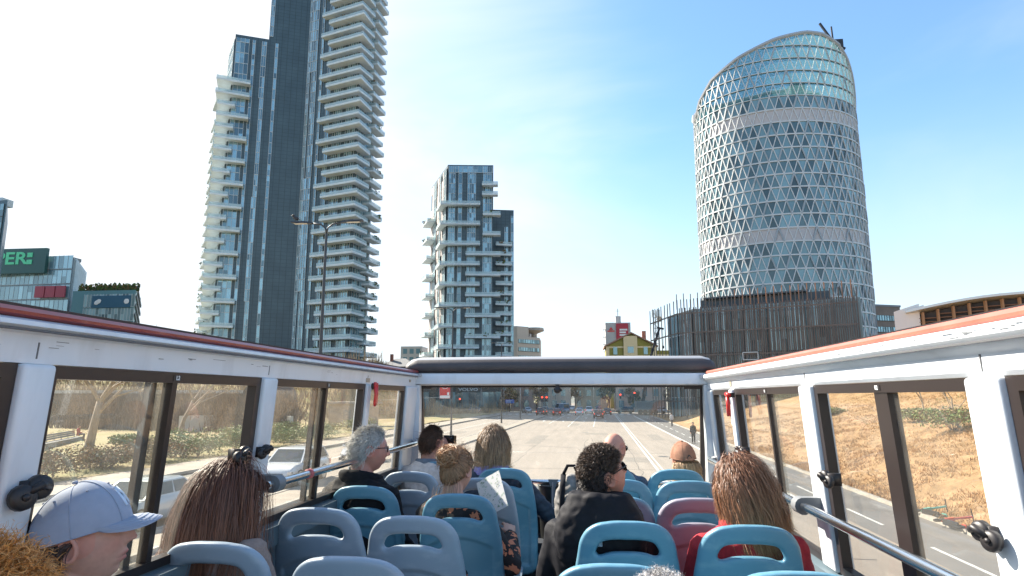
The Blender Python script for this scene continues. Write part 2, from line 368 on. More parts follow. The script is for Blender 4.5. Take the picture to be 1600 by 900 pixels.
def leafy_tree(name, x, y, z, h, r, label, mats, n=1500, group=None, leaf=.5, trunk=.25):
    t = thing(name, label, 'tree', (x,y,z), 0, group); b = MB(); tr = MB()
    tr.tube([(0,0,-.1),(.05*r,0,h*.4),(0,.05*r,h*.75)],[h*.022,h*.016,h*.006],6); lobes = []
    for i in range(11):
        a = rnd.uniform(0,6.3); q = rnd.random()**.5*r*.65; c = Vector((math.cos(a)*q, math.sin(a)*q, h*rnd.uniform(trunk+.1,.86))); lobes.append((c, r*rnd.uniform(.25,.5)*(1.15-c.z/h*.4)))
        tr.tube([(0,0,h*.3),c*.6+Vector((0,0,h*.1)),c],[h*.01,h*.007,.01],4)
    for i in range(n):
        c, s = rnd.choice(lobes); d = Vector((rnd.gauss(0,1), rnd.gauss(0,1), rnd.gauss(0,1))).normalized()*(rnd.random()**.35); p = c+d*s
        e = Euler((rnd.uniform(-1.3,1.3), rnd.uniform(-1.3,1.3), rnd.uniform(0,6.3))).to_matrix(); w = leaf*rnd.uniform(.5,1.3)
        b.add([p+e@Vector(q) for q in ((-w*.5,0,0),(0,-w*.7,.15*w),(w*.5,0,0),(0,w*.7,-.1*w))],[(0,1,2,3)], rnd.randrange(len(mats)))
    tr.build('trunk', BARKG, t, smooth=True, local=True); b.build('crown', mats, t, local=True); return t

# saplings and scrub on the right slope
def on_mound(px, py):
    d = ray(px, py); p = Vector(CAM)
    for i in range(900):
        p = p + d*(.00012)
        if p.x > 10.8+sk(p.y) and p.z <= mound_z(p.x-10.78-sk(p.y), p.y): break
    return p
for i, (px, py, h, lab) in enumerate([(1443,642,3.6,'thin bare sapling at the left end of the green scrub on the slope'),(1498,668,5.0,'tallest bare sapling with forked stems standing in the green scrub'),(1160,640,4.2,'bare sapling high on the slope beside the front side window')]):
    p = on_mound(px, py); bare_tree('sapling', p.x, p.y, p.z, h, lab, 'bare saplings on the dry slope', r0=.06, seed=i+3, depth=4, spread=.6, clear=.36, mat=BARKP)
for i, (px, py, r, h, lab) in enumerate([(1432,660,1.8,1.1,'low yellow green scrub under the left sapling on the slope'),(1490,672,2.4,1.5,'wide dark olive scrub around the tallest sapling'),(1395,652,1.2,.7,'small green tuft of scrub left of the saplings'),(1300,648,1.6,.8,'green scrub seen through the right middle window on the slope')]):
    p = on_mound(px, py); shrub('scrub_bush', p.x, p.y, p.z, r, h, 3200, [LEAF[1],LEAF[2],LEAF[3],LEAF[0]], lab, 'shrub', 'scrub on the dry slope', leaf=.075)
# park on the left
hedge_n = 0
HL = ['twiggy brown hedge bush at the near end of the left pavement','brown and olive hedge bush beside the left pavement, second from the van','low brown hedge bush behind the left pavement below the bench','mixed green hedge bush by the pavement in front of the pale tree trunks','olive hedge bush beside the silver car across the median','bright green bush at the middle of the left hedge','large green bush with yellow tips on the left hedge','round green bush before the dark archway','small green bush near the white off road car','pale green bush at the far end of the left hedge']
for i in range(10):
    Y = 20+4.3*i; x = -26.3+rnd.uniform(-.3,.3); g = i >= 5
    shrub('hedge_bush', x+sk(Y), Y, .1, 2.2, 1.5+.3*(i in (5,6,7)), 3200, [LEAF[0],LEAF[1],LEAF[1],LEAF[2]] if g else [LEAF[3],LEAF[3],LEAF[2],DG[3]], HL[i], 'shrub', 'bushes of the hedge along the left pavement', leaf=.085)
p = atZ(420/3.5+95, 702, .2); 
for i,(X,Y,r,h,lab) in enumerate([(-36,49,1.6,1.1,'round grey green clump of grass in the dry park bed'),(-41,44,1.1,.7,'low green plant under the park bench'),(-31,66,2.2,1.6,'dark green bush by the archway in the park'),(-26,74,2.6,1.7,'green bush behind the far oncoming car')]):
    shrub('park_bush', X, Y, park_z(X,Y), r, h, 2400, [LEAF[2],LEAF[1],LEAF[0]], lab, 'shrub', 'bushes in the park', leaf=.1)
TL = ['pale thick bare tree trunk beside the park bench','bare park tree with pale trunk in front of the dark thicket','bare park tree leaning right, second in front of the dark thicket']
for i,(X,Y,h,r,ln) in enumerate([(-37.3,46.5,7.5,.36,(.05,0)),(-42.6,60,7.5,.22,(.04,0)),(-40,62,7.5,.22,(.1,0))]):
    bare_tree('park_tree', X, Y, park_z(X,Y), h, TL[i], 'bare trees in the park', r0=r, mat=BARKP, seed=20+i, depth=4, spread=.75, clear=.5, lean=ln)
# thicket: one brown mass of twigs behind the bench
tb = MB(); rt = random.Random(3)
for i in range(5200):
    u = rt.random(); X = -66+u*34+rt.gauss(0,.6); Y = 78-9*u+rt.gauss(0,1.4); z0 = park_z(X,Y); h = rt.uniform(2.2,5.2)
    a = rt.uniform(0,6.28); q = Vector((X,Y,z0)); m = Vector((X+math.cos(a)*.5,Y+math.sin(a)*.5,z0+h*.5)); e = Vector((X+math.cos(a)*1.2+rt.gauss(0,.5),Y+math.sin(a)*1.2+rt.gauss(0,.5),z0+h))
    for a_, b_, w in ((q,m,.07),(m,e,.045),(m,m+Vector((rt.gauss(0,.9),rt.gauss(0,.9),h*.35)),.04)): tb.add([a_+Vector((-w,0,0)),a_+Vector((w,0,0)),b_],[(0,1,2)], rt.randrange(3))
tag(tb.build('thicket', [pm('twig_a',(.13,.10,.08),.9),pm('twig_b',(.20,.155,.12),.9),pm('twig_c',(.09,.075,.06),.9)]), 'dense dark brown leafless thicket behind the park bench', 'thicket', kind='stuff')
bb = MB(); rt = random.Random(9)
for i in range(7000):
    X = rt.uniform(-110,-27); Y = yb(X)+rt.uniform(2,40); z0 = park_z(X,Y); h = rt.uniform(.5,1.7) if rt.random() < .85 else rt.uniform(2,3.6)
    for k in range(2): bb.add([(X+sk(Y)-.09,Y,z0-.1),(X+sk(Y)+.09,Y,z0-.1),(X+sk(Y)+rt.gauss(0,.4),Y+rt.gauss(0,.4),z0+h)],[(0,1,2)], rt.randrange(3))
tag(bb.build('bank_scrub', [pm('twig_d',(.32,.24,.15),.9),MATS['twig_b'],pm('twig_e',(.40,.29,.16),.9)]), 'dry brown scrub covering the railway bank left of the road', 'scrub', kind='stuff')
# ------------------------------------------------------------------ vehicles
TYRE = pm('tyre',(.02,.02,.02),.8); RIM = pm('rim',(.45,.46,.48),.35,.8); CGLASS = pm('car_glass',(.035,.05,.055),.06,.0,spec=.9); DARKP = pm('dark_plastic',(.025,.025,.027),.5)
HEADL = pm('headlight_lens',(.62,.65,.68),.1,.4); TAILM = pm('tail_lens',(.45,.02,.02),.2); PLATE = pm('plate_white',(.75,.75,.74),.4); CHR = pm('chrome',(.80,.80,.80),.2,1.)
TAILON = bpy.data.materials.new('tail_lamp_lit'); TAILON.use_nodes = True
_b = TAILON.node_tree.nodes['Principled BSDF']; _b.inputs['Base Color'].default_value = (.6,.03,.02,1); _b.inputs['Emission Color'].default_value = (1,.08,.03,1); _b.inputs['Emission Strength'].default_value = .5
def paint(c): return pm('paint_%d_%d_%d' % tuple(int(x*100) for x in c), c, .25, .15, coat=.8)
CARP = {  # belt height, roof height, length, half width, y of rear base / rear roof / front roof / screen base, hood front height
 'suv': (1.06,1.66,4.45,.92,-2.12,-1.75,.35,1.05,.92), 'hatch': (.95,1.48,4.05,.87,-1.95,-1.45,.35,1.15,.78), 'saloon': (.92,1.43,4.5,.89,-1.65,-.95,.35,1.15,.76), 'van': (1.25,2.35,5.3,1.0,-2.62,-2.58,1.35,1.95,1.15)}
def car(kind, colour, x, y, rz, label, cat='car', group=None, lit=False, z=0, simple=False, name='car'):
    belt, roof, Ln, w, yr0, yr1, yf1, yf0, hood = CARP[kind]; h = Ln/2
    t = thing(name, label, cat, (x,y,z), rz, group); P = paint(colour)
    b = MB(); st = []
    for yy, top, ww, bot in ((-h,.62,.80,.5),(-h+.04,belt-.22,.90,.42),(-h+.14,belt-.03,.96,.34),(yr0*.8,belt,1.,.26),(0,belt,1.,.24),(yf0,belt-.02,1.,.25),((yf0+h)/2,hood+.09,.99,.28),(h-.28,hood+.0,.955,.34),(h-.08,hood-.14,.88,.38),(h,hood-.32,.74,.45)):
        W = ww*w; mid = (bot+top)/2
        st.append([(-W*.86,yy,bot),(-W*.98,yy,bot+.12),(-W,yy,mid+.06),(-W*.975,yy,top-.08),(-W*.90,yy,top),(-W*.45,yy,top+.025),(0,yy,top+.03),(W*.45,yy,top+.025),(W*.90,yy,top),(W*.975,yy,top-.08),(W,yy,mid+.06),(W*.98,yy,bot+.12),(W*.86,yy,bot)])
    b.loft(st)
    rw = w*.74; mr = (yr1+yf1)/2
    gh = [[(-w*.9,yr0,belt),(w*.9,yr0,belt),(w*.9,yf0,belt),(-w*.9,yf0,belt)],[(-rw,yr1,roof-.07),(rw,yr1,roof-.07),(rw,yf1,roof-.06),(-rw,yf1,roof-.06)],[(-rw*.86,yr1+.12,roof-.005),(rw*.86,yr1+.12,roof-.005),(rw*.86,yf1-.14,roof),(-rw*.86,yf1-.14,roof)]]
    b.loft(gh)
    body = b.build('body', P, t, smooth=True, local=True, sharp=38)
    A = [Vector(p) for p in gh[0]]; B = [Vector(p) for p in gh[1]]
    def pane(name, a, b_, c, d, n, u0=.06, u1=.94, v0=.1, v1=.9):
        def q(u, v): return (a.lerp(b_, u)).lerp(d.lerp(c, u), v) + n*.012
        m = MB(); m.quad(q(u0,v0),q(u1,v0),q(u1,v1),q(u0,v1)); return m.build(name, CGLASS, t, local=True)
    pane('windscreen', A[2],A[3],B[3],B[2], Vector((0,.7,.7)), .05,.95,.06,.97); pane('rear_window', A[0],A[1],B[1],B[0], Vector((0,-.9,.3)))
    if kind != 'van': sp = ((.06,.46),(.5,.92))
    else: sp = ((.62,.95),)
    for u0, u1 in sp:
        pane('side_window', A[1],A[2],B[2],B[1], Vector((.95,0,.2)), u0, u1, .12,.9); pane('side_window', A[3],A[0],B[0],B[3], Vector((-.95,0,.2)), 1-u1, 1-u0, .12,.9)
    wr = .36 if kind in ('suv','van') else .32; wy = h-.88
    for sx in (-1,1):
        for yy in (wy, -wy+.05):
            m = MB(); m.tube([(sx*(w-.24),yy,wr),(sx*(w-.03),yy,wr),(sx*(w+.012),yy,wr)],[wr,wr,wr*.9],18); o = m.build('wheel', TYRE, t, smooth=True, local=True, sharp=40)
            if not simple:
                m = MB(); m.tube([(sx*(w+.0),yy,wr),(sx*(w+.02),yy,wr)],[wr*.66,wr*.6],12); m.build('rim', RIM, o, local=True)
            m = MB(); pts = [(sx*(w+.004),yy+math.cos(a)*wr*1.16,wr+math.sin(a)*wr*1.16) for a in [math.pi*i/10 for i in range(11)]]; m.tube(pts,.035,4); m.build('wheel_arch', DARKP, t, local=True)
        m = MB(); m.box(sx*w*.84-.12*1,sx*w*.84+.05,h-.20,h-.03,hood-.27,hood-.13); m.build('headlight', HEADL, t, local=True)
        m = MB(); m.box(sx*w*.84-.10,sx*w*.84+.05,-h-.012,-h+.13,belt-.32,belt-.1); m.build('tail_light', TAILON if lit else TAILM, t, local=True)
        if not simple:
            m = MB(); m.ball((sx*(w+.1),yf0-.28,belt+.08),(.11,.07,.08),8); m.build('mirror', P, t, local=True)
    if not simple:
        m = MB(); m.box(-w*.55,w*.55,h-.035,h+.012,.5,hood-.2); 
        for i in range(7): m.box(-w*.5+i*w*.148,-w*.5+i*w*.148+w*.1,h+.008,h+.022,hood-.32,hood-.2)
        m.build('grille', DARKP, t, local=True)
        m = MB(); m.box(-w*.95,w*.95,h-.12,h+.02,.27,.44); m.box(-w*.9,w*.9,-h-.02,-h+.1,.3,.46); m.build('bumper_trim', DARKP, t, local=True)
        if kind == 'suv':
            for sx in (-1,1): m = MB(); m.tube([(sx*rw*.9,yr1+.2,roof+.0),(sx*rw*.9,yr1+.35,roof+.045),(sx*rw*.9,yf1-.3,roof+.045),(sx*rw*.9,yf1-.15,roof)],.018,5); m.build('roof_rail', DARKP, t, local=True)
    m = MB(); m.box(-.26,.26,-h-.03,-h-.015,.5,.62); m.box(-.26,.26,h+.022,h+.034,.42,.52); m.build('number_plate', PLATE, t, local=True)
    return t
WHT=(.70,.71,.72); SIL=(.42,.45,.48); RED=(.30,.035,.03); DRK=(.03,.033,.04); GRY=(.13,.14,.155); BLU=(.16,.25,.36); DRED=(.14,.025,.022)
car('suv', WHT, -13.9+sk(29), 29.2, math.pi, 'white off road car with slotted grille facing us beyond the median', name='off_road_car')
car('saloon', (.55,.60,.63), -14.1+sk(19), 19.6, math.pi, 'silver car facing us beside the capped woman, nearest across the median', name='parked_car')
car('hatch', (.55,.57,.6), -14.4+sk(39), 39.5, math.pi, 'pale car coming towards us, half hidden by the grey haired man')
car('van', WHT, -14.6, 11.9, math.pi, 'tall white van at the left edge of the picture', 'van', name='van')
G = 'cars waiting and crossing at the junction'
far = [('suv',DRED,3.35,124,0,'dark red car with lit tail lights, nearest to us on the road',True),
 ('hatch',RED,-5.0,140,0,'bright red hatchback, middle of the waiting queue',True),('saloon',WHT,-.3,143,0,'white saloon waiting right of the bright red hatchback',True),
 ('suv',DRED,-8.6,141,0,'maroon car at the left end of the waiting queue beside the signal post',True),('hatch',GRY,-7.0,148,0.1,'dark grey hatchback between the maroon and bright red cars',True),
 ('van',BLU,-4.6,160,.5,'pale blue van turning beyond the waiting queue',False),('hatch',DRK,5.9,147,0,'black hatchback right of the nearest dark red car',True),
 ('suv',WHT,2.0,159,0,'white off road car beyond the nearest dark red car',True),('saloon',SIL,-.2,168,0,'silver saloon further up the road behind the white one',False),
 ('suv',DRK,10.5,157,1.5,'dark car driving across the junction to the left',False),('suv',WHT,17.8,155,1.52,'white off road car crossing the junction at right',False),
 ('hatch',WHT,26.5,158,1.5,'white hatchback at the far right of the junction behind the mound',False),('saloon',SIL,-13.3,162,.3,'silver car left of the red signal',False),
 ('van',WHT,-40,150,1.5,'white van behind the bushes at the left edge of the front window',False),('hatch',GRY,-9.5,176,0,'small grey car far beyond the queue on the left',False),('saloon',DRK,4.8,182,0,'small black car far beyond the queue on the right',False),
 ('hatch',WHT,-2.5,188,0,'farthest white car up the road',False),('hatch',GRY,-26,156,1.5,'dark grey car crossing at the left under the dealership',False)]
for k, c, x, y, rz, lab, lit in far: car(k, c, x, y, rz, lab, 'van' if k == 'van' else 'car', G, lit, simple=True, name='van' if k == 'van' else 'car')
# ------------------------------------------------------------------ street furniture
STEEL = pm('lamp_steel',(.06,.065,.07),.5,.5); GALV = pm('galvanised',(.33,.34,.35),.5,.6); SIGR = pm('sign_red',(.62,.05,.05),.45); SIGW = pm('sign_white',(.78,.78,.77),.45)
def lamp(x, y, label, arms=2):
    t = thing('street_lamp', label, 'street lamp', (x,y,.1), 0, 'double armed street lamps on the median'); H = 11.95
    m = MB(); m.tube([(0,0,0),(0,0,.8),(0,0,.82),(0,0,H*.6),(0,0,H-.5)],[.12,.12,.09,.075,.055],10); m.build('pole', STEEL, t, smooth=True, local=True, sharp=50)
    for s in (-1,1):
        m = MB(); m.tube([(0,0,H-.5),(s*.06,0,H-.25),(s*.3,0,H-.06),(s*.75,0,H)],.04,8); a = m.build('arm', STEEL, t, smooth=True, local=True)
        m = MB(); m.loft([[(s*.7,-.09,H-.03),(s*.7,.09,H-.03),(s*.7,.07,H+.05),(s*.7,-.07,H+.05)],[(s*1.15,-.16,H+.0),(s*1.15,.16,H+.0),(s*1.15,.12,H+.10),(s*1.15,-.12,H+.10)],[(s*1.75,-.12,H+.05),(s*1.75,.12,H+.05),(s*1.75,.09,H+.11),(s*1.75,-.09,H+.11)]]); hd = m.build('lamp_head', STEEL, t, local=True)
        m = MB(); m.box(min(s*.95,s*1.6),max(s*.95,s*1.6),-.1,.1,H-.012,H+.0); m.build('lens', pm('lamp_lens',(.55,.53,.45),.3), hd, local=True)
    m = MB(); m.tube([(0,0,0),(0,0,.05)],.2,8); m.build('base_plate', STEEL, t, local=True); return t
lamp(-12.12+sk(28)*.6, 28.2, 'nearest double armed street lamp, before the tall tower, bird on its left head')
lamp(-13.2+sk(57.8), 57.8, 'second double armed street lamp, with the red flag sign, in front of the smaller tower'); lamp(-14.6+sk(96.7), 96.7, 'third double armed street lamp, thin and distant behind the second')
bx = -12.12+sk(28)*.6-1.55
m = MB(); m.ball((bx,28.2,12.33),(.17,.08,.09),10,M=Matrix.Rotation(.5,3,'Y')); m.ball((bx-.13,28.2,12.46),(.07,.06,.065),8); m.add([(bx-.19,28.2,12.47),(bx-.26,28.2,12.45),(bx-.18,28.18,12.44),(bx-.18,28.22,12.44)],[(0,1,2),(0,3,1),(1,3,2)]); m.add([(bx+.1,28.15,12.3),(bx+.1,28.25,12.3),(bx+.36,28.2,12.14),(bx+.1,28.2,12.36)],[(0,1,2),(0,2,3),(1,3,2)])
m.tube([(bx-.02,28.17,12.16),(bx-.02,28.17,12.27)],.01,4); m.tube([(bx-.02,28.23,12.16),(bx-.02,28.23,12.27)],.01,4)
tag(m.build('bird', pm('feather',(.03,.03,.035),.7), smooth=True), 'small dark bird perched on the left head of the nearest street lamp', 'bird')
sx_, sy_ = -13.2+sk(57.8), 57.8
t = thing('flag_sign', 'red flag sign with a white ring mounted on the second street lamp', 'sign', (sx_-.62, sy_, 3.9))
m = MB(); m.box(-.48,.48,-.03,.03,-.1,1.75); m.build('panel', SIGR, t, local=True)
m = MB(); m.tube([(math.cos(a)*.33,-.035,1.1+math.sin(a)*.33) for a in [2*math.pi*i/24 for i in range(25)]],.028,4); m.box(-.46,.46,-.05,-.033,-.08,.17); m.box(.22,.4,-.05,-.033,.2,.45)
for i in range(3): m.box(-.2,.2-.05*i,-.05,-.033,1.2-i*.13,1.26-i*.13)
m.build('marking', SIGW, t, local=True); m = MB(); m.box(.48,.6,-.02,.02,.1,.16); m.box(.48,.6,-.02,.02,1.5,1.56); m.build('bracket', GALV, t, local=True)
REDL = bpy.data.materials.new('signal_red_lit'); REDL.use_nodes = True; _b = REDL.node_tree.nodes['Principled BSDF']; _b.inputs['Base Color'].default_value=(.7,.03,.02,1); _b.inputs['Emission Color'].default_value=(1,.06,.03,1); _b.inputs['Emission Strength'].default_value=1.6
def signal(x, y, h, label, n=1):
    t = thing('traffic_light', label, 'traffic light', (x,y,.0), 0, 'traffic lights at the junction')
    m = MB(); m.tube([(0,0,0),(0,0,h)],.07,6); m.build('pole', GALV, t, local=True)
    for k in range(n):
        dx = (k-(n-1)/2)*.95; m = MB(); m.box(dx-.34 if n>1 else dx-.2,dx+.34 if n>1 else dx+.2,-.25,-.1,h-1.1,h+.12); hd = m.build('signal_head', DARKP, t, local=True)
        m = MB(); m.ball((dx,-.25,h-.15),(.2,.06,.2),10); m.build('red_lamp', REDL, hd, local=True)
    return t
signal(-11.9+sk(140), 140, 4.0, 'twin headed red traffic light on the end of the median', 2); signal(-28.4, 152, 3.6, 'red traffic light under the dealership at left')
signal(9.2, 152, 4.6, 'red traffic light before the pink building'); signal(12.6, 154, 5.0, 'red traffic light right of the pink building')
PL = ['thin grey pole at the left edge of the front window','second grey pole from the left in the front window','thick grey pole on the far median','thin pole right of the twin red signal','tall grey pole near the middle of the junction','pale pole left of the white crossing car','pale pole behind the white crossing car','thin pole right of the white crossing car','pale tall pole beside the pedestrians','grey post on the mound edge at right','thin pole under the dealership sign','slim pole beside the blue direction sign']
for i,(x,y,h,r) in enumerate([(-43,150,9,.07),(-33,150,9,.08),(-14.4+sk(118),118,9.5,.1),(-6.3,165,9,.07),(3.5,172,10,.08),(14.4,150,9,.08),(18.4,152,9,.08),(20.6,148,9,.08),(17.2,108,7.5,.07),(15.2,74,7,.06),(-23.5,153,8,.07),(-18.4,156,8,.07)]):
    m = MB(); m.tube([(x,y,0),(x,y,h)],[r*1.2,r*.8],6); tag(m.build('street_pole', GALV, smooth=True), PL[i], 'pole', 'poles around the junction')
t = thing('direction_sign','small blue direction sign on two posts at the junction','sign',(-17.2,158,0)); m = MB(); m.box(-1.1,1.1,-.05,.05,2.4,3.3); m.build('panel', pm('sign_blue',(.05,.13,.42),.4), t, local=True); m = MB(); m.tube([(-.8,.08,0),(-.8,.08,3.2)],.05,6); m.tube([(.8,.08,0),(.8,.08,3.2)],.05,6); m.build('post', GALV, t, local=True); m = MB(); m.box(-.9,.6,-.07,-.052,2.95,3.05); m.box(-.9,.3,-.07,-.052,2.65,2.75); m.build('marking', SIGW, t, local=True)
t = thing('street_sign','small white street sign left of the traffic light','sign',(-38,148,0)); m = MB(); m.box(-.8,.8,-.04,.04,2.8,3.3); m.build('panel', SIGW, t, local=True); m = MB(); m.tube([(0,.07,0),(0,.07,3.3)],.05,6); m.build('post', GALV, t, local=True)
# park bench, fence, box, gate arch
WOODG = pm('bench_grey',(.30,.29,.275),.8,nscale=6,namt=.3); 
bp0 = atZ(44,706,.15); bp1 = atZ(128,688,.15); dv = Vector((bp1.x-bp0.x,bp1.y-bp0.y,0)); BL = dv.length; ba = math.atan2(dv.y,dv.x)
t = thing('park_bench','long grey slatted park bench below the dark thicket','bench',(bp0.x,bp0.y,park_z(bp0.x,bp0.y)),ba)
m = MB(); 
for k in range(4): m.box(0,BL,-.1+k*.16,.02+k*.16,.43,.47)
m.build('seat', WOODG, t, local=True); m = MB(); 
for k in range(3): m.box(0,BL,.56+k*.03,.6+k*.03,.56+k*.16,.69+k*.16)
m.build('backrest', WOODG, t, local=True)
for i in range(8): m = MB(); x = .2+i*(BL-.4)/7; m.box(x-.03,x+.03,-.08,.5,0,.42); m.beam((x,.5,.2),(x,.68,1.02),.05); m.build('leg', GALV, t, local=True)
def grid_fence(name, a, b, h, n, label, mat, bars=3):
    a = Vector(a); b = Vector(b); t = thing(name, label, 'fence', a)
    for i in range(n+1): p = a.lerp(b, i/n)-a; m = MB(); m.tube([p-Vector((0,0,.2)),p+Vector((0,0,h))],.035,5); m.build('post', mat, t, local=True)
    m = MB(); d = b-a
    for k in range(bars): z = Vector((0,0,h*(.25+.7*k/(bars-1)))); m.tube([z,d+z],.02,4)
    k = int(d.length/.16)
    for i in range(k): p = d*(i/k); m.beam(p+Vector((0,0,h*.2)),p+Vector((0,0,h*.96)),.012)
    m.build('mesh_panel', mat, t, local=True); return t
grid_fence('wire_fence', (-46,75.5,.3), (-36,80,.3), 1.3, 6, 'dark wire fence beyond the dry bed by the thicket', STEEL)
grid_fence('bank_fence', (-49,93,.4), (-33,122,.6), 1.6, 12, 'thin wire fence along the foot of the brown bank', GALV)
m = MB(); a = Vector((-60,99,2.2)); b = Vector((-33,140,2.4))
t = thing('guard_rail','pale guard rail running along the brown bank','guard rail',(-60,100,0)); m.beam((-60,100,2.6),(-36,122,3.4),.3,.08); m.beam((-36,122,3.4),(-30,150,4.0),.3,.08); m.build('rail', pm('pale_rail',(.6,.58,.53),.6), t)
for i in range(10): u=i/9; x=-60+24*u; y=100+22*u; m=MB(); m.box(x-.06,x+.06,y-.06,y+.06,.2,2.6+.8*u); m.build('post', GALV, t)
CONC = pm('concrete',(.36,.335,.30),.9,nscale=.6,namt=.25,bscale=20,bamt=.15)
t = thing('concrete_kiosk','small grey concrete hut with flat lid at the foot of the brown bank','hut',(-30.5,85,0)); m=MB(); m.box(-33,-27.5,83,87,0,3.0); m.build('wall', CONC, t); m=MB(); m.box(-33.4,-27.1,82.6,87.4,3.02,3.3); m.build('roof', CONC, t); m=MB(); m.box(-31,-30,82.94,82.99,.2,2.2); m.build('door', pm('hut_door',(.22,.24,.24),.6), t)
# dark arched pavilion with ramps in the park
t = thing('arched_pavilion','dark arched underpass entrance with pale ramp walls in the park','pavilion',(-37,72,0)); cx,cyy=-37.,72.
arch=[(cx-2.3,cyy,.1)]+[(cx-2.3*math.cos(a),cyy,3.6+2.3*math.sin(a)) for a in [math.pi*i/14 for i in range(15)]]+[(cx+2.3,cyy,.1)]
m=MB(); m.loft([arch,[(p[0],p[1]+5,p[2]) for p in arch]]); m.build('shell', pm('dark_shell',(.05,.055,.06),.5), t)
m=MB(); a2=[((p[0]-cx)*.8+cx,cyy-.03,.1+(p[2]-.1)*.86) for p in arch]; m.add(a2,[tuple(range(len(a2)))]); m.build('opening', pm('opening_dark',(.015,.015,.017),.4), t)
for s in (-1,1): m=MB(); m.prism([(cx+s*2.6,cyy-.2),(cx+s*2.9,cyy-.2),(cx+s*6.5,cyy-5),(cx+s*6.2,cyy-5)][::s],.1,1.9); m.build('ramp_wall', pm('pale_wall',(.5,.48,.44),.8), t)
t=thing('park_wall','long low dark park building with a pale flat roof edge behind the thicket','building',(-70,86,0)); m=MB(); m.box(-84,-47,84,90,0,4.4); m.build('wall', pm('dim_wall',(.12,.11,.105),.8), t); m=MB(); m.box(-84.5,-46.5,83.4,90.5,4.42,4.85); m.build('roof', pm('roof_pale',(.5,.48,.45),.7), t)
for i in range(9): m=MB(); m.box(-83+i*4,-80.6+i*4,83.95,83.98,1.2,3.4); m.build('window', CGLASS, t)
# scooters on the verge
def scooter(px, py, rz, c, label, roll=1.45):
    p = atZ(px, py, .18); t = thing('kick_scooter', label, 'scooter', (p.x,p.y,mound_z(max(.3,p.x-10.78-sk(p.y)),p.y)+.08), rz); M = Matrix.Rotation(roll,4,'Y')
    def ad(name, m, mat): m.v=[tuple(M@Vector(q)) for q in m.v]; return m.build(name, mat, t, smooth=True, local=True, sharp=35)
    m=MB(); m.box(-.09,.09,-.35,.35,.12,.17); ad('deck',m,DARKP); m=MB(); m.tube([(0,.36,.14),(0,.5,.3),(0,.42,1.1)],.035,8); m.box(-.05,.05,.42,.5,.3,.55); ad('stem',m,c); m=MB(); m.tube([(-.26,.36,1.08),(0,.42,1.12),(.26,.36,1.08)],.018,6); ad('handlebar',m,DARKP)
    for yy in (-.45,.55): m=MB(); m.tube([(math.cos(a)*0,yy+math.cos(a)*.11,.12+math.sin(a)*.11) for a in [2*math.pi*i/14 for i in range(15)]],.028,6); ad('wheel',m,TYRE)
    m=MB(); m.box(-.05,.05,-.56,-.38,.22,.25); ad('mudguard',m,c); return t
scooter(1448,803,.25,pm('scooter_green',(.12,.42,.34),.4),'teal kick scooter lying on the grass verge'); scooter(1478,819,.1,pm('scooter_red',(.55,.07,.04),.4),'red kick scooter lying on the grass verge below the teal one')
# ------------------------------------------------------------------ buildings
def facade_glass(name, c, rough=.08, var=.5, metal=.0, sc=(.6,.6,.3), spec=1.0):
    """window glass: dark mirror with pane to pane differences"""
    if name in MATS: return MATS[name]
    m = bpy.data.materials.new(name); m.use_nodes = True; t = m.node_tree; b = t.nodes['Principled BSDF']; N = t.nodes.new; K = t.links.new
    b.inputs['Roughness'].default_value = rough; b.inputs['Metallic'].default_value = metal; b.inputs['Specular IOR Level'].default_value = spec
    g = N('ShaderNodeNewGeometry'); w = N('ShaderNodeMapRange'); w.inputs[3].default_value = 1-var; w.inputs[4].default_value = 1+var*1.6; K(g.outputs['Random Per Island'], w.inputs[0])
    x = N('ShaderNodeVectorMath'); x.operation = 'SCALE'; x.inputs[0].default_value = c; K(w.outputs[0], x.inputs['Scale']); K(x.outputs[0], b.inputs['Base Color'])
    MATS[name] = m; return m
TG = facade_glass('tower_glass', (.17,.27,.30), .07, .55, .35); TGL = facade_glass('tower_glass_pale', (.33,.45,.47), .12, .45, .3)
DSTONE = pm('dark_cladding', (.070,.112,.13), .40, nscale=.25, namt=.22)
def joints(m, pitch, amt):
    t = m.node_tree; N = t.nodes.new; K = t.links.new; b = t.nodes['Principled BSDF']; c = b.inputs['Base Color'].links[0].from_socket
    x = N('ShaderNodeTexCoord'); s = N('ShaderNodeSeparateXYZ'); K(x.outputs['Object'], s.inputs[0]); cut = []
    for ax, p in (('Z',pitch),('X',pitch*1.35)):
        d = N('ShaderNodeMath'); d.operation = 'DIVIDE'; d.inputs[1].default_value = p; K(s.outputs[ax], d.inputs[0]); f = N('ShaderNodeMath'); f.operation = 'FRACT'; K(d.outputs[0], f.inputs[0]); g = N('ShaderNodeMath'); g.operation = 'LESS_THAN'; g.inputs[1].default_value = .09; K(f.outputs[0], g.inputs[0]); cut.append(g)
    q = N('ShaderNodeMath'); q.operation = 'MAXIMUM'; K(cut[0].outputs[0], q.inputs[0]); K(cut[1].outputs[0], q.inputs[1]); w = N('ShaderNodeMath'); w.operation = 'MULTIPLY'; w.inputs[1].default_value = amt; K(q.outputs[0], w.inputs[0])
    mxn = N('ShaderNodeMix'); mxn.data_type = 'RGBA'; K(w.outputs[0], mxn.inputs[0]); K(c, mxn.inputs[6]); mxn.inputs[7].default_value = (.012,.018,.022,1); K(mxn.outputs[2], b.inputs['Base Color'])
joints(DSTONE, 1.12, .55); FRW = pm('frame_pale', (.50,.55,.56), .5); FRD = pm('frame_dark', (.07,.085,.09), .5)
SLABW = pm('balcony_white', (.70,.77,.79), .6, nscale=.6, namt=.12); 
RAILG = pm('balcony_glass', (.50,.62,.62), .18, .1); RAILG.node_tree.nodes['Principled BSDF'].inputs['Alpha'].default_value = .55
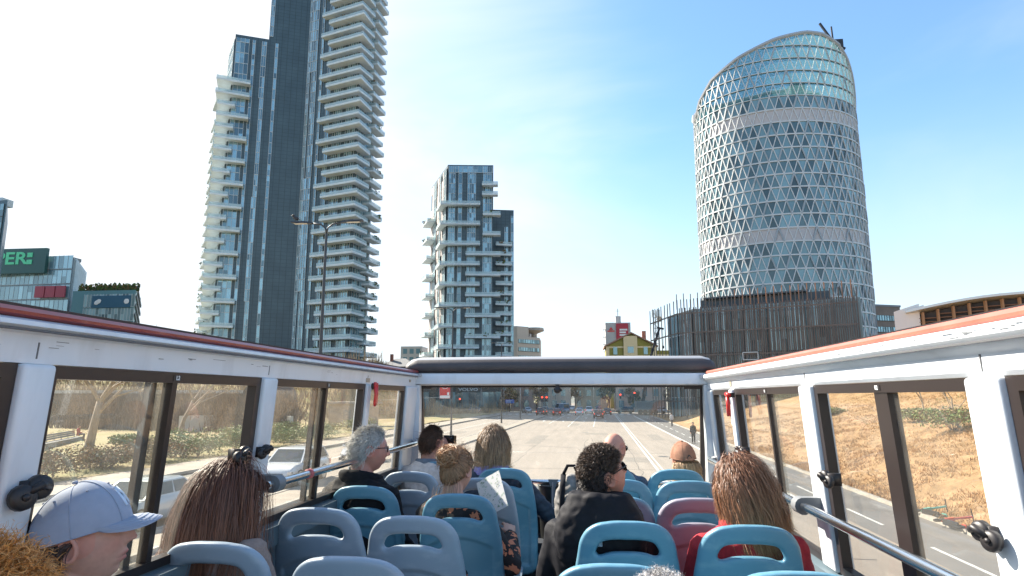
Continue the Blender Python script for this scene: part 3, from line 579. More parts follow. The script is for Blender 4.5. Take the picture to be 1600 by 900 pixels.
ROOFG = pm('roof_grey', (.25,.25,.25), .8); PALEP = pm('pale_panel', (.55,.50,.47), .5, nscale=.8, namt=.1)
def bank(parent, name, A, B, u0, u1, z0, z1, fh, mat=None, off=.12, mull=3, frame=FRW, proud=.05, jig=0, seed=1):
    """a window strip on wall A->B: one pane per storey and bay, with frame bars; normal to the right of A->B"""
    rr = random.Random(seed); A = Vector((A[0],A[1],0)); B = Vector((B[0],B[1],0)); d = B-A; n = Vector((d.y,-d.x,0)).normalized()
    g = MB(); f = MB(); z = z0; k = 0
    while z < z1-.3:
        ze = min(z+fh, z1); a0, a1 = u0, u1
        if jig and (k//jig) % 2: w = (u1-u0)*.3; a0, a1 = u0-w, u1-w*.2
        for j in range(mull):
            p = A+d*(a0+(a1-a0)*j/mull)+n*off; q = A+d*(a0+(a1-a0)*(j+1)/mull)+n*off
            s = z+fh*(.52 if rr.random() < .35 else .98)
            g.add([p+Vector((0,0,z)),q+Vector((0,0,z)),q+Vector((0,0,min(s,ze))),p+Vector((0,0,min(s,ze)))],[(0,1,2,3)])
            if s < ze-.2: g.add([p+Vector((0,0,s)),q+Vector((0,0,s)),q+Vector((0,0,ze)),p+Vector((0,0,ze))],[(0,1,2,3)])
            f.beam(p+n*proud+Vector((0,0,z)), p+n*proud+Vector((0,0,ze)), .10, .10, up=n)
        p = A+d*a0+n*(off+proud); q = A+d*a1+n*(off+proud); f.beam(q+Vector((0,0,z)), q+Vector((0,0,ze)), .1,.1, up=n)
        f.beam(p+Vector((0,0,z)), q+Vector((0,0,z)), .1,.16); z += fh; k += 1
    o = g.build(name, mat or TG, parent); f.build('frame', frame, o); return o
def balcony(parent, poly, z, glass_edges, th=.28, up=.22, gl=.80):
    """slab with solid upstand and a glass parapet on the named edges (index of first corner)"""
    m = MB(); m.prism(poly, z, z+th, 0)
    for e in glass_edges:
        a = Vector((*poly[e],z+th)); b = Vector((*poly[(e+1)%len(poly)],z+th))
        m.beam(a+Vector((0,0,up/2)), b+Vector((0,0,up/2)), .14, up, mi=0); m.beam(a+Vector((0,0,up+gl/2)), b+Vector((0,0,up+gl/2)), .05, gl, mi=1)
    return m.build('balcony', [SLABW, RAILG], parent)
PLB = {}
def plants(parent, seed, frac):
    rr = random.Random(seed); b = MB()
    for o in [c for c in parent.children if c.name.startswith('balcony')]:
        if rr.random() > frac: continue
        V = [v.co for v in o.data.vertices]; z = max(v.z for v in V)-.75; x0 = min(v.x for v in V); x1 = max(v.x for v in V); 
        n = len(o.data.vertices); k = rr.randint(1,3); pol = [V[i] for i in range(4)]
        for j in range(k):
            a, c = rr.choice([(pol[0],pol[1]),(pol[1],pol[2]),(pol[2],pol[3])]); p = a.lerp(c, rr.uniform(.2,.8)); cen = (pol[0]+pol[1]+pol[2]+pol[3])/4; p = p.lerp(cen,.3)+Vector(parent.location)
            for q in range(rr.randint(14,40)):
                w = rr.uniform(.12,.3); c2 = Vector((p.x+rr.gauss(0,.35), p.y+rr.gauss(0,.35), z+parent.location.z+rr.random()*1.1)); b.add([c2+Vector((-w,0,0)),c2+Vector((0,-w*.5,w)),c2+Vector((w,0,0)),c2+Vector((0,w*.5,-w))],[(0,1,2,3)],rr.randrange(3))
    o = b.build('balcony_plants',[LEAF[4],LEAF[0],LEAF[3]],parent); o['kind'] = 'stuff'
def V2(p): return Vector((p[0], p[1]))
def at_(A, B, u, off=0): A = V2(A); B = V2(B); d = B-A; n = Vector((d.y,-d.x)).normalized(); p = A+d*u+n*off; return (p.x, p.y)

# tall dark residential tower with balconies (left)
P0=(-114,183); P1=(-99.3,164); P2=(-80.4,172.5); P3=(-62.1,166.5); P4=(-60.7,177); Pm=at_(P1,P2,.445)
FH=3.35; ZL=109.5; ZT=168.
t = thing('apartment_tower','tallest dark tower with white balconies stacked on both sides, its top out of the picture','tower',(-80,185,0))
m=MB(); m.prism([Pm,P2,P3,P4,(-70,205),(-93,204)],0,ZT); m.build('wall',DSTONE,t)
Pw=(-91.5,191); m=MB(); m.prism([P1,Pm,(-92.0,190),(-106,198),P0],0,ZL); lw=m.build('wing',DSTONE,t)
m=MB(); m.box(-95,-94,170,171,ZL,ZL+1.6); m.box(-101,-98,174,178,ZL+.01,ZL+1.2); m.build('roof_vent',DARKP,t)
for (u0,u1,mu,j,s) in ((.02,.19,3,0,1),(.235,.272,1,0,2),(.375,.425,2,9,3),(.54,.578,1,0,4)): bank(t,'window_strip',P1,P2,u0,u1,.0,ZL-1,FH,mull=mu,jig=j,seed=s)
bank(t,'window_strip',P1,P2,.455,.50,ZL+1,ZT-2,FH,mull=2,seed=14)
bank(t,'window_strip',P0,P1,.55,.98,14,ZL-1,FH,mull=6,seed=5,mat=TGL,frame=SLABW)
for (u0,u1,mu,j,s) in ((.0,.055,2,0,6),(.09,.19,3,10,7),(.26,.30,1,0,8),(.41,.48,2,0,9),(.56,.72,4,0,10),(.80,.97,4,0,11)): bank(t,'window_strip',P2,P3,u0,u1,0,ZT-2,FH,mull=mu,jig=j,seed=s)
bank(t,'window_strip',P3,P4,.08,.9,0,ZT-2,FH,mull=6,seed=12)
for i in range(3,47):                                              # right flank balconies wrap the corner
    z = i*FH-1.0
    if z > ZT-6 or z > 152: break
    u = .33 if i % 2 else .49
    A0 = at_(P2,P3,u,.1); A1 = at_(P2,P3,u,2.0 if i%2 else 2.5); C = at_(P2,P3,1.10 if i%2 else 1.15,2.0 if i%2 else 2.5); D = at_(P3,P4,.42,2.3); E = at_(P3,P4,.42,.1)
    balcony(t,[A0,A1,C,D,E,P3],z,(0,1,2,3))
    q0 = .58 if i%2 else .5; s = 2.7 if i%2 else 2.2
    balcony(t,[at_(P3,P4,q0,.1),at_(P3,P4,q0,s),at_(P3,P4,1.2,s),at_(P3,P4,1.2,.1)],z-.9,(0,1,2))
for i in range(4,29):                                              # left flank
    z = i*FH-1.0
    top = i > 26
    if i == 28: z += .6
    u = .25 if (i % 2 or top) else .07
    A0=at_(P1,P2,u,.1); A1=at_(P1,P2,u,2.0); C=at_(P1,P2,-.15 if not top else -.18,2.4 if not top else 2.8); D=at_(P0,P1,.62,2.2); E=at_(P0,P1,.62,.1)
    balcony(t,[E,D,C,A1,A0,P1],z,(0,1,2,3))
    if i < 27 or i == 28: balcony(t,[at_(P0,P1,.15,.1),at_(P0,P1,.15,2.6),at_(P0,P1,.52,2.6),at_(P0,P1,.52,.1)],z-.6,(0,1,2))
plants(t,3,.5)
# smaller residential tower
t = thing('apartment_tower','smaller residential tower with long white balconies, left of the middle','tower',(-38,212,0))
C0=(-42.6,200); C1=(-27.6,202); CL=(-53.5,223); CW=(-21.4,211); ZB=80.2; ZW=66.8
m=MB(); m.prism([C0,C1,(-31,224),(-44,232),CL],0,ZB); m.build('wall',DSTONE,t); m=MB(); m.prism([(-28.5,208.5),(-21.6,210),(-23.4,224),(-30,225)],0,ZW); m.build('wing',DSTONE,t)
m=MB(); m.box(-41,-39,210,212,ZB,ZB+1.8); m.box(-36,-34,208,209,ZB+.01,ZB+1.2); m.build('roof_vent',ROOFG,t)
m=MB(); a=at_(CL,C0,.0,.15); b=at_(CL,C0,.985,.15); 
for k in range(24):
    z=10+k*2.9
    for j in range(9):
        if (k*7+j*5)%11 in (0,4): continue
        p=at_(CL,C0,.01+j*.108,.16); q=at_(CL,C0,.105+j*.108,.16); m.quad((*p,z),(*q,z),(*q,z+2.8),(*p,z+2.8))
m.build('pale_cladding',PALEP,t)
for (u0,u1,mu,s) in ((.25,.40,2,1),(.6,.68,1,2),(.84,.98,3,3)): bank(t,'window_strip',CL,C0,u0,u1,10,ZB-1,2.9*1.15,mull=mu,seed=s,off=.3,mat=TGL)
for (u0,u1,mu,s) in ((.03,.17,3,4),(.24,.32,1,5),(.44,.62,4,6),(.78,.97,4,7)): bank(t,'window_strip',C0,C1,u0,u1,10,ZB-.6,FH,mull=mu,seed=s)
bank(t,'window_strip',(-28.5,208.5),(-21.6,210),.55,.72,12,ZW-6,FH,mull=2,seed=8); bank(t,'window_strip',(-28.5,208.5),(-21.6,210),.86,.99,12,ZW-2,FH,mull=1,seed=9)
bank(t,'window_strip',C0,C1,.02,.98,ZB-2.7,ZB-.4,2.3,mull=9,seed=15,off=.16)
for i in range(4,23):
    z=i*FH-1.2
    if i%2==0 or i==21:
        balcony(t,[at_(CL,C0,.72,.1),at_(CL,C0,.72,2),at_(C0,C1,-.13,2.3),at_(C0,C1,.72,2.3),at_(C0,C1,.72,.1),C0] if i<21 else [at_(C0,C1,.76,.1),at_(C0,C1,.76,2.3),at_(C0,C1,1.1,2.3),at_(C0,C1,1.1,.1)],z,(0,1,2,3) if i<21 else (0,1,2))
        if i<21: balcony(t,[at_(CL,C0,.02,.1),at_(CL,C0,.02,3.2),at_(CL,C0,.36,3.2),at_(CL,C0,.36,.1)],z-1.2,(0,1,2))
    elif i<20:
        balcony(t,[at_(C0,C1,.42 if i<17 else .78,.1),at_(C0,C1,.42 if i<17 else .78,2.0),at_(C0,C1,1.16,2.0),at_(C0,C1,1.16,-1)],z,(0,1,2))
    if i<17: balcony(t,[(-27.2,207.0),(-27.2,206.2),(-21.9,207.6),(-22.1,209.2)],z+1.4,(0,1,2))

plants(t,5,.6)
# round glass tower with a triangle grid, its top cut off by a rising curve
UC=Vector((57.6,185.0)); NU=60
def hw(z): return 21.9+.5*math.sin(min(1,z/80)*2.4)-.012*max(0,z-88)**1.3*.2
def Hx(x):
    xs_=[-22.6,-21.5,-19,-13,-3.3,5,10,15,18,20.3,21.4,22.6]; hs_=[84,89,92.8,96.3,99.8,101.5,101.4,99.6,96.6,92.3,88,82]
    return float(np.interp(x,xs_,hs_))
def UP(a,z): r=hw(z); return Vector((UC.x+r*math.cos(a)-.012*max(0,z-20)*.0, UC.y+r*.82*math.sin(a), z))
FU=3.62; t=thing('round_tower','round glass tower wrapped in a white triangle grid with a slanted curved top','tower',(57.6,185,0))
bandz=(18.9,22) 
gl=MB(); cr=MB(); pn=MB(); pn2=MB(); fr=MB(); ma=MB(); fl=MB(); nrow=31; da=2*math.pi/NU
def zc(a,k):
    H=Hx(UP(a,60).x-UC.x); return min(k*FU,H)
for k in range(nrow):
    z0=k*FU
    for j in range(NU):
        sh=(k%2)*.5; a0=(j+sh)*da; a1=(j+1+sh)*da; am=(j+.5+sh)*da; an=(j+1.5+sh)*da
        p=UP(a0,zc(a0,k)); q=UP(a1,zc(a1,k)); r=UP(am,zc(am,k+1)); s=UP(an,zc(an,k+1))
        if max(zc(am,k+1),zc(an,k+1))-min(zc(a0,k),zc(a1,k))<.25 or zc(am,k)<k*FU-2.0: continue
        top = z0>=82.5; tgt = cr if top else gl
        deg=math.degrees(am)%360; x=UP(am,60).x-UC.x
        band=1 if (k==21 and 205<deg<352) else 2 if (k==12 and 180<deg<340) else 0 
        if band and not top: tgt=pn if band==1 else pn2
        tgt.add([p,q,r],[(0,1,2)]); tgt.add([q,s,r],[(0,1,2)])
        o=Vector((math.cos(am),math.sin(am)*.82,0))*.10; w=.235 if not top else .17
        fr.beam(p+o,r+o,w,.22,up=o); fr.beam(r+o,q+o,w,.22,up=o); fr.beam(p+o,q+o,w*1.55 if not top else w,.3,up=o)
        # thicker long diagonals every fourth line
        if (2*j+k)%8==0: fr.beam(p+o*1.6,r+o*1.6,.42,.3,up=o,mi=1)
        if (2*j-k+40)%8==0: fr.beam(q+o*1.6,r+o*1.6,.36,.3,up=o,mi=1)
TGU=facade_glass('round_tower_glass',(.12,.195,.21),.16,.55,.12,spec=.6); CRG=glass('crown_glass',(.62,.80,.78),1.6,.75,(.11,.24,.25))
gl.build('glazing',TGU,t); cr.build('crown_glass',CRG,t); [q.build('panel_band',pm('panel_beige',(.52,.48,.46),.5,nscale=.5,namt=.06),t) for q in (pn,pn2)]; fr.build('grid',[pm('grid_white',(.58,.585,.57),.45),pm('diag_grey',(.34,.37,.38),.5)],t); pm('diag_grey',(.34,.37,.38),.5)
rim=MB(); rp=[UP(2*math.pi*i/90,zc(2*math.pi*i/90,99))+Vector((0,0,.1)) for i in range(91)]; rim.tube(rp,.55,6); rim.build('rim',pm('rim_grey',(.40,.41,.41),.5),t)
for k in range(23,28):                                              # hoops inside the open crown
    rg=[UP(2*math.pi*i/60,k*FU) for i in range(60) if zc(2*math.pi*i/60,99)>k*FU]
    if len(rg)>3:
        h=MB(); rg=[Vector((UC.x+(q.x-UC.x)*.985,UC.y+(q.y-UC.y)*.985,q.z)) for q in rg]
        for a,b in zip(rg,rg[1:]):
            if (b-a).length<6: h.beam(a,b,.28,.28)
        h.build('hoop',MATS['diag_grey'],t)
m=MB(); m.tube([(UC.x,UC.y,0),(UC.x,UC.y,81)],[15,15],32); m.tube([(UC.x+5,UC.y+2,81.0),(UC.x+5,UC.y+2,86)],[9,9],24); m.box(UC.x+1,UC.x+12,UC.y-5,UC.y+7,81,90); m.box(UC.x+5,UC.x+9,UC.y-3,UC.y+3,90.01,94); m.build('core',pm('core_dark',(.10,.13,.14),.6),t)
m=MB(); c=Vector((72.6,172.4,99.2)); m.box(c.x-1,c.x+1.2,c.y-1,c.y+1,c.z,c.z+2.2); m.beam(c+Vector((-.5,0,1)),c+Vector((-4.2,0,7.8)),.5); m.beam(c+Vector((-1,0,1)),c+Vector((-1.2,0,6.6)),.35); m.beam(c+Vector((0,0,1)),c+Vector((2,0,-.3)),.5)
m.build('roof_crane',DARKP,t)

# low building behind a screen of thin brown poles, in front of the round tower
t=thing('slatted_building','low glass building behind a screen of thin brown poles below the round tower','building',(30,128,0))
q0=(20.2,116); q1=(44,104.5); q2=(52,124); q3=(27,136); q00=(17.4,127)
m=MB(); m.prism([q0,q1,q2,q3,q00],0,19.4); m.build('wall',facade_glass('slat_glass',(.20,.25,.25),.15,.3,.2),t)
bank(t,'glazing',q0,q1,.0,.8,0,19,3.8,mat=TGL,mull=22,frame=FRD,seed=2); bank(t,'glazing',q00,q0,.05,.98,0,19,3.8,mat=TG,mull=8,frame=FRW,seed=3)
m=MB(); m.prism([(22,118),(41,108.7),(47,122),(28,132)],19.45,21.2); m.build('roof_storey',FRD,t)
m=MB(); m.prism([at_(q0,q1,.06,-1.6),at_(q0,q1,.70,-1.6),(44,121),(26,131)],21.25,21.5); m.build('roof',FRD,t)
SLT=pm('slat_brown',(.135,.115,.10),.55,nscale=.5,namt=.3); SLO=pm('slat_orange',(.42,.19,.09),.5)
sl=MB(); so=MB(); rr=random.Random(5); S0=at_(q0,q1,-.08,2.2); S1=at_(q0,q1,.985,2.2); S00=at_(q00,q0,-.35,2.2)
for A,B,n in ((S0,S1,90),(S00,S0,9)):
    for i in range(n+1):
        u=i/n; p=V2(A).lerp(V2(B),u); h=20.9+rr.uniform(-.08,.1); top=h
        if i%4==0 and n>50: (so if .35<u<.99 else sl).beam((p.x,p.y,19.2),(p.x,p.y,h+1),.13,.13)
        sl.beam((p.x,p.y,0),(p.x+rr.uniform(-.12,.12),p.y,19.4 if (i%2 and n>50) else top),.15,.15)
    for z in (3.2,7.2,11,15,18.4): sl.beam((*A,z),(*B,z),.16,.22)
sl.build('pole_screen',SLT,t); so.build('orange_poles',SLO,t)
m=MB(); P=[at_(q0,q1,.33,2.5)+(10.0,),at_(q0,q1,.42,2.5)+(10.0,)]; m.beam(P[0],P[1],.12); m.beam((P[0][0],P[0][1],11.2),(P[1][0],P[1][1],11.2),.12); m.beam(P[0],(P[0][0],P[0][1],11.2),.12); m.beam(P[1],(P[1][0],P[1][1],11.2),.12); m.build('opening_frame',FRW,t)

# brown block and louvred hall at the right
t=thing('brown_block','plain brown block with rows of narrow windows right of the round tower','building',(92,200,0)); m=MB(); m.prism([(84.5,196),(95,200),(96,214),(84,214)],0,30.2); m.build('wall',pm('brown_wall',(.27,.20,.155),.8,nscale=.4,namt=.2),t)
for k in range(6): bank(t,'window_row',(84.5,196),(95,200),.06,.94,9+k*3.4,10.6+k*3.4,1.6,mull=11,mat=TG,frame=FRD,seed=k)
m=MB(); m.prism([(84.3,195.8),(95.2,199.8),(96.2,214.2),(83.8,214.2)],30.22,30.8); m.build('roof',ROOFG,t)
t=thing('louvred_hall','low hall with a silver curved roof and brown louvres at the right edge','building',(52,84,0)); h0=(44.3,91.0); h1=(67.,76.); 
m=MB(); ring=[]; n=16
for i in range(n+1):
    u=i/n; p=V2(h0).lerp(V2(h1),u); zt=15.3+1.3*math.sin(min(1,u*2.4)*math.pi/2); ring.append((p,zt))
m.loft([[(p.x,p.y,0),(p.x+8,p.y+16,0),(p.x+8,p.y+16,z-1.2),(p.x,p.y,z-.7)] for p,z in ring]); m.build('wall',pm('hall_dark',(.05,.04,.035),.6),t)
m=MB(); m.loft([[(p.x-.9,p.y-1.2,z-.3),(p.x-.9,p.y-1.2,z),(p.x+1.5,p.y+2,z+.35),(p.x+9,p.y+16,z+.4),(p.x+9,p.y+16,z-.6),(p.x,p.y+.2,z-.65)] for p,z in ring]); m.build('roof',pm('zinc_roof',(.50,.51,.51),.35,.6),t,smooth=True,sharp=40)
m=MB(); 
for i in range(n):
    p,z=ring[i]; q,z2=ring[i+1]
    for k in range(30):
        zz=1.2+k*.5
        if zz<min(z,z2)-1.1: m.beam((p.x-.2,p.y-.35,zz),(q.x-.2,q.y-.35,zz),.32,.08)
m.build('louvre',pm('louvre_brown',(.20,.10,.05),.6),t); m=MB()
for i in range(n+1): p,z=ring[i]; m.beam((p.x-.3,p.y-.5,0),(p.x-.3,p.y-.5,z-.6),.22,.4)
m.build('louvre_post',pm('louvre_post',(.33,.19,.10),.6),t)
m=MB(); m.loft([[(42.2,90.4,0),(42.2,90.4,15.2)],[(43.6,90.2,0),(43.6,90.2,15.7)],[(44.9,89.8,0),(45.2,89.8,16.2)]],closed=False,cap=False); m.v=m.v+[(x+1.2,y+1.2,z) for x,y,z in m.v]; k=len(m.f); m.f+= [tuple(i+6 for i in f[::-1]) for f in m.f]; m.m=[0]*len(m.f); m.build('end_wall',pm('white_wall',(.66,.65,.63),.6),t)

# glass office block with the green sign, left edge
t=thing('sign_building','glass office block carrying a green lettered sign at the left edge','building',(-190,210,0)); a0=(-235,203); a1=(-174,200); a2=(-190.6,225); Z1=51.6
m=MB(); m.prism([a0,a1,a2,(-250,236)],0,Z1); m.build('wall',pm('office_grey',(.22,.27,.28),.5),t)
TGO=facade_glass('office_glass',(.26,.38,.40),.12,.3,.25)
for k in range(9): bank(t,'window_row',a0,a1,.005,.995,6.2+k*5.2,10.9+k*5.2,4.7,mull=33,mat=TGO,frame=FRW,seed=k+3,jig=0)
m=MB()
for i in range(13): u=(i+.5)/13; p=at_(a1,a2,u,.4); m.beam((*p,5),(at_(a1,a2,u+.03,.4)[0],at_(a1,a2,u+.03,.4)[1],Z1),.55,.3)
m.build('fin',SLABW,t)
sg=MB(); sg.box(-215,-183.1,198.2,199.4,46.1,54.9); s=sg.build('sign_board',pm('sign_green',(.035,.10,.085),.5),t)
LET=pm('letter_green',(.12,.62,.30),.5)
text_mesh('lettering','PER',6.0,LET,s,Matrix.Translation((-190.0+190,198.1-210,51.2))@Matrix.Rotation(R(90),4,'X'),.06,'RIGHT',.14,1.3)
m=MB()
for zz in (50.0,52.5): m.box(-190.1,-188.1,198.0,198.18,zz-.8,zz+.8)
o=m.build('colon',LET,s)
m=MB()
for i in range(3): m.box(-186.5+i*3.9,-183.0+i*3.9,199.0,199.5,37.6,41.6)
m.build('red_banner',pm('banner_red',(.42,.07,.09),.6),t)
m=MB(); m.box(-182,-178,204,208,Z1,Z1+1.2); m.build('roof_vent',ROOFG,t)
t=thing('garden_building','glass office block with plants along its roof edge left of the tallest tower','building',(-152,196,0)); b0=(-164.3,190); b1=(-142.2,190); b2=(-152.8,207)
m=MB(); m.prism([b0,b1,b2,(-176,212)],0,38); m.build('wall',pm('office_teal',(.13,.27,.30),.4),t)
for k in range(7): bank(t,'window_row',b0,b1,.0 if k<5 else .2,1.,5+k*4.6,9.2+k*4.6,4.2,mull=16,mat=TGL,frame=FRW,seed=40+k)
m=MB()
for i in range(11): z=6+i*2.9; m.beam((*at_(b1,b2,.02,.3),z+4),(*at_(b1,b2,.95,.3),z),.3,.9)
m.build('louvre_band',FRD,t); m=MB(); m.box(-157,-143.5,189.6,189.75,32.3,36.2); s=m.build('sign_board',pm('sign_navy',(.04,.12,.19),.5),t)
m=MB(); m.ball((-154.8,189.5,34.2),(1.3,.08,.8),10,M=Matrix.Rotation(-.5,3,'Y')); m.ball((-144.8,189.5,34.3),(.9,.08,.9),10); m.build('emblem',SIGW,s)
m=MB(); m.box(-158,-148,194,198,38,40.5); m.build('roof_pavilion',FRD,t); pl=MB(); rr=random.Random(2)
for i in range(900):
    u=rr.random(); c=.6+.5*math.sin(u*40)**2; x=-163+u*21; y=190.4+rr.random()*1.2; z=38+rr.random()**1.5*2.4*c; w=.35
    pl.add([(x-w,y,z),(x,y-.2,z+w),(x+w,y,z),(x,y+.2,z-w)],[(0,1,2,3)],rr.randrange(3))
pl.build('roof_plants',[LEAF[4],LEAF[0],LEAF[3]],t)
t=thing('office_tower','dark office tower cut by the left edge of the picture','tower',(-160,158,0)); m=MB(); m.prism([(-176,152),(-151.8,150),(-173,172),(-192,170)],0,56); m.build('wall',pm('navy_clad',(.05,.10,.13),.4),t); bank(t,'window_strip',(-176,152),(-151.8,150),.55,.97,6,55,3.5,mull=7,seed=31,frame=FRD); m=MB(); m.box(-162,-157,153.5,157,56.02,58); m.build('roof_vent',FRW,t)
# small buildings over the front beam
t=thing('stepped_block','beige office block with dark window bands and a round roof disc, behind the smaller tower','building',(-22,262,0)); 
m=MB(); m.prism([(-27.8,258),(-25.2,258),(-16.6,266),(-17,284),(-28,284)],0,28.2); m.prism([(-27.8,258.5),(-25.2,258.5),(-21,262.4),(-21,280),(-28,280)],28.21,32.4); m.build('wall',pm('beige_wall',(.48,.42,.36),.8),t)
for k in range(6): bank(t,'window_row',(-25.2,258),(-16.6,266),.05,.98,9+k*3.3,10.6+k*3.3,1.6,mull=9,frame=FRD,seed=k,off=.1)
m=MB(); m.tube([(-19,268,28.3),(-19,268,30),(-19,268,31.2)],[1.2,1.2,4.2],20); m.tube([(-19,268,31.25),(-19,268,32.4)],[4.2,4.0],20); m.build('roof_disc',pm('disc_beige',(.40,.34,.28),.7),t,smooth=True,sharp=40)
t=thing('pale_block','pale cream block peeping out left of the smaller tower over the front beam','building',(-60,250,0)); m=MB(); m.box(-70,-61.5,246,262,0,23.5); m.build('wall',pm('cream_wall',(.62,.55,.50),.8),t)
for k in range(4):
    for j in range(3): m=MB(); m.box(-69+j*2.6,-67.4+j*2.6,245.93,245.97,11+k*3.2,12.9+k*3.2); m.build('window',TG,t)
t=thing('grey_house','low grey house with a hipped roof and red chimney by the left front corner','house',(-58,200,0)); m=MB(); m.box(-63.6,-52.6,200,210,0,13.4); m.build('wall',pm('house_grey',(.34,.35,.35),.8),t); m=MB(); m.add([(-64.2,199.4,13.42),(-52,199.4,13.42),(-52,210.6,13.42),(-64.2,210.6,13.42),(-60,205,16.3),(-56.5,205,16.3)],[(0,1,5,4),(1,2,5),(2,3,4,5),(3,0,4)]); rf=m.build('roof',ROOFG,t); m=MB(); m.box(-61.2,-60.3,203,204,14.5,17.6); m.build('chimney',pm('brick_red',(.38,.16,.11),.8),rf)
for j in range(3): m=MB(); m.box(-62.4+j*3.6,-61+j*3.6,199.93,199.97,10.6,12.4); m.build('window',TG,t)
for i,(x,y,h,r) in enumerate([(-68,192,14.5,3.5),(-51,206,13,2.5)]): leafy_tree('far_tree',x,y,0,h,r,['brown leafed tree left of the grey house','brown leafed tree right of the grey house'][i],[LEAF[3],LEAF[2],LEAF[4]],500,None,.6)
# olive and cream gabled house
t=thing('gabled_house','olive green and cream house with a low gable over the front beam','house',(20.5,232,0)); OL=pm('olive_wall',(.27,.235,.055),.85,nscale=.5,namt=.12); CRM=pm('cream_trim',(.66,.52,.31),.8)
m=MB(); x0,x1,y0=9.4,26.6,230.; g=[(x0,y0,0),(x1,y0,0),(x1,y0,21.6),(18.2,y0,26.0),(x0,y0,21.6)]; m.loft([g,[(p[0],p[1]+14,p[2]) for p in g]]); m.box(x1,32.6,232,244,0,20.2); m.build('wall',OL,t)
m=MB(); m.loft([[(x0-.8,y0-.9,21.3),(18.2,y0-.9,26.1),(18.2,y0-.9,26.6),(x0-.8,y0-.9,21.8)],[(x0-.8,y0+15,21.3),(18.2,y0+15,26.1),(18.2,y0+15,26.6),(x0-.8,y0+15,21.8)]]); m.loft([[(18.2,y0-.9,26.1),(x1+.8,y0-.9,21.3),(x1+.8,y0-.9,21.8),(18.2,y0-.9,26.6)],[(18.2,y0+15,26.1),(x1+.8,y0+15,21.3),(x1+.8,y0+15,21.8),(18.2,y0+15,26.6)]]); rf=m.build('roof',pm('tile_brown',(.30,.17,.12),.8),t); m=MB(); m.box(22.6,24,236,237.4,23,27.6); m.build('chimney',MATS['brick_red'],rf)
m=MB(); m.box(15.4,20.2,y0-.7,y0-.05,0,25.2); m.box(x0-.1,x1+.1,y0-.12,y0-.02,17.2,18.4); m.box(x0-.1,x1+.1,y0-.12,y0-.02,21.0,21.6); m.box(x0-.15,x0+1,y0-.14,y0-.03,0,21); m.box(x1-1.,x1+.15,y0-.14,y0-.03,0,21); m.box(26.8,32.8,231.86,231.95,16.4,18.8); m.build('trim',CRM,t)
for x in (11.8,22.4): 
    for z in (12.6,18.7): m=MB(); m.box(x,x+1.4,y0-.22,y0-.16,z,z+2.6); m.build('window',TG,t); 
for z in (14.4,19.2): m=MB(); m.box(16.8,18.9,y0-.78,y0-.72,z,z+2.2); m.build('window',TG,t)
for x in (28.4,30.6): m=MB(); m.box(x,x+1.3,231.8,231.84,14,16); m.build('window',TG,t)
t=thing('billboard_block','grey apartment block with a red billboard behind the gabled house','building',(16,272,0)); m=MB(); m.box(10.8,21.2,270,284,0,34.6); m.box(15.2,17.4,272,276,34.61,37.6); m.build('wall',pm('block_grey',(.46,.45,.44),.8),t)
m=MB(); m.box(15.2,20.2,269.6,269.9,27.5,34.2); s=m.build('billboard',pm('board_red',(.42,.03,.05),.5),t)
m=MB()
for i,w in enumerate((3.2,2.6,3.4)): m.box(16.6,16.6+w,269.5,269.58,31.2-i*1.1,31.9-i*1.1)
m.build('marking',SIGW,s); m=MB(); m.box(11.6,14.6,269.86,269.95,30.8,31.3); m.tube([(13.1,269.9,31.6),(13.1,269.9,32.8)],[.9,.05],4); m.build('red_marking',SIGR,t)
m=MB(); 
for k in range(8): m.box(9.8,10.75,271,273,10+k*3.1,10.2+k*3.1); m.box(9.8,9.9,271,273,10.2+k*3.1,11.2+k*3.1)
m.build('balconies',PALEP,t); m=MB(); m.tube([(16.3,274,37.6),(16.3,274,41)],.12,4); m.beam((15.5,274,40),(17.1,274,40),.1); m.build('aerial',DARKP,t)
t=thing('telecom_mast','lattice telecom mast with round dish beside the gabled house','mast',(29.3,250,0)); m=MB()
for sx in (-1,1):
    for sy in (-1,1): m.beam((29.3+sx*1.1,250+sy*1.1,0),(29.3+sx*.75,250+sy*.75,37),.22)
for k in range(18):
    z=k*2.0; s=-1 if k%2 else 1; w=1.1-.35*z/37
    for yy in (-1,1): m.beam((29.3-s*w,250+yy*w,z),(29.3+s*w,250+yy*w,z+2),.13); m.beam((29.3-w,250+yy*w,z),(29.3+w,250+yy*w,z),.13)
m.build('lattice',GALV,t); m=MB(); m.tube([(30.6,249,33.3),(30.6,248.4,33.3)],[1.0,1.1],14); m.build('dish',pm('dish_tan',(.5,.4,.3),.6),t); m=MB()
for i in range(5): a=i*1.26; m.box(29.3+math.cos(a)*1.5-.25,29.3+math.cos(a)*1.5+.25,250+math.sin(a)*1.5-.2,250+math.sin(a)*1.5+.2,34.4,37.2)
m.build('antenna',SLABW,t)
t=thing('crane_boom','raised dark telescopic crane boom with hanging hook before the gabled house','crane',(15,150,0)); m=MB(); m.box(12.5,17,147,153,.6,3); m.build('carrier',pm('crane_grey',(.2,.2,.2),.6),t); m=MB(); m.beam((14.,150,2.5),(16.2,150,13),.75); m.beam((16.2,150,13),(18.4,150,19.5),.5); m.beam((17.9,150,19.7),(19.4,150,19.4),.4); b=m.build('boom',DARKP,t); m=MB(); m.tube([(19.2,150,19.4),(19.2,150,15.4)],.04,4); m.ball((19.2,150,15.2),(.2,.2,.4),8); m.build('hook',DARKP,b)
for i in range(4): m=MB(); x=13.2+i*1.1; m.tube([(x,146.8,.6),(x,147.2,.6)],.55,12); m.build('wheel',TYRE,t)
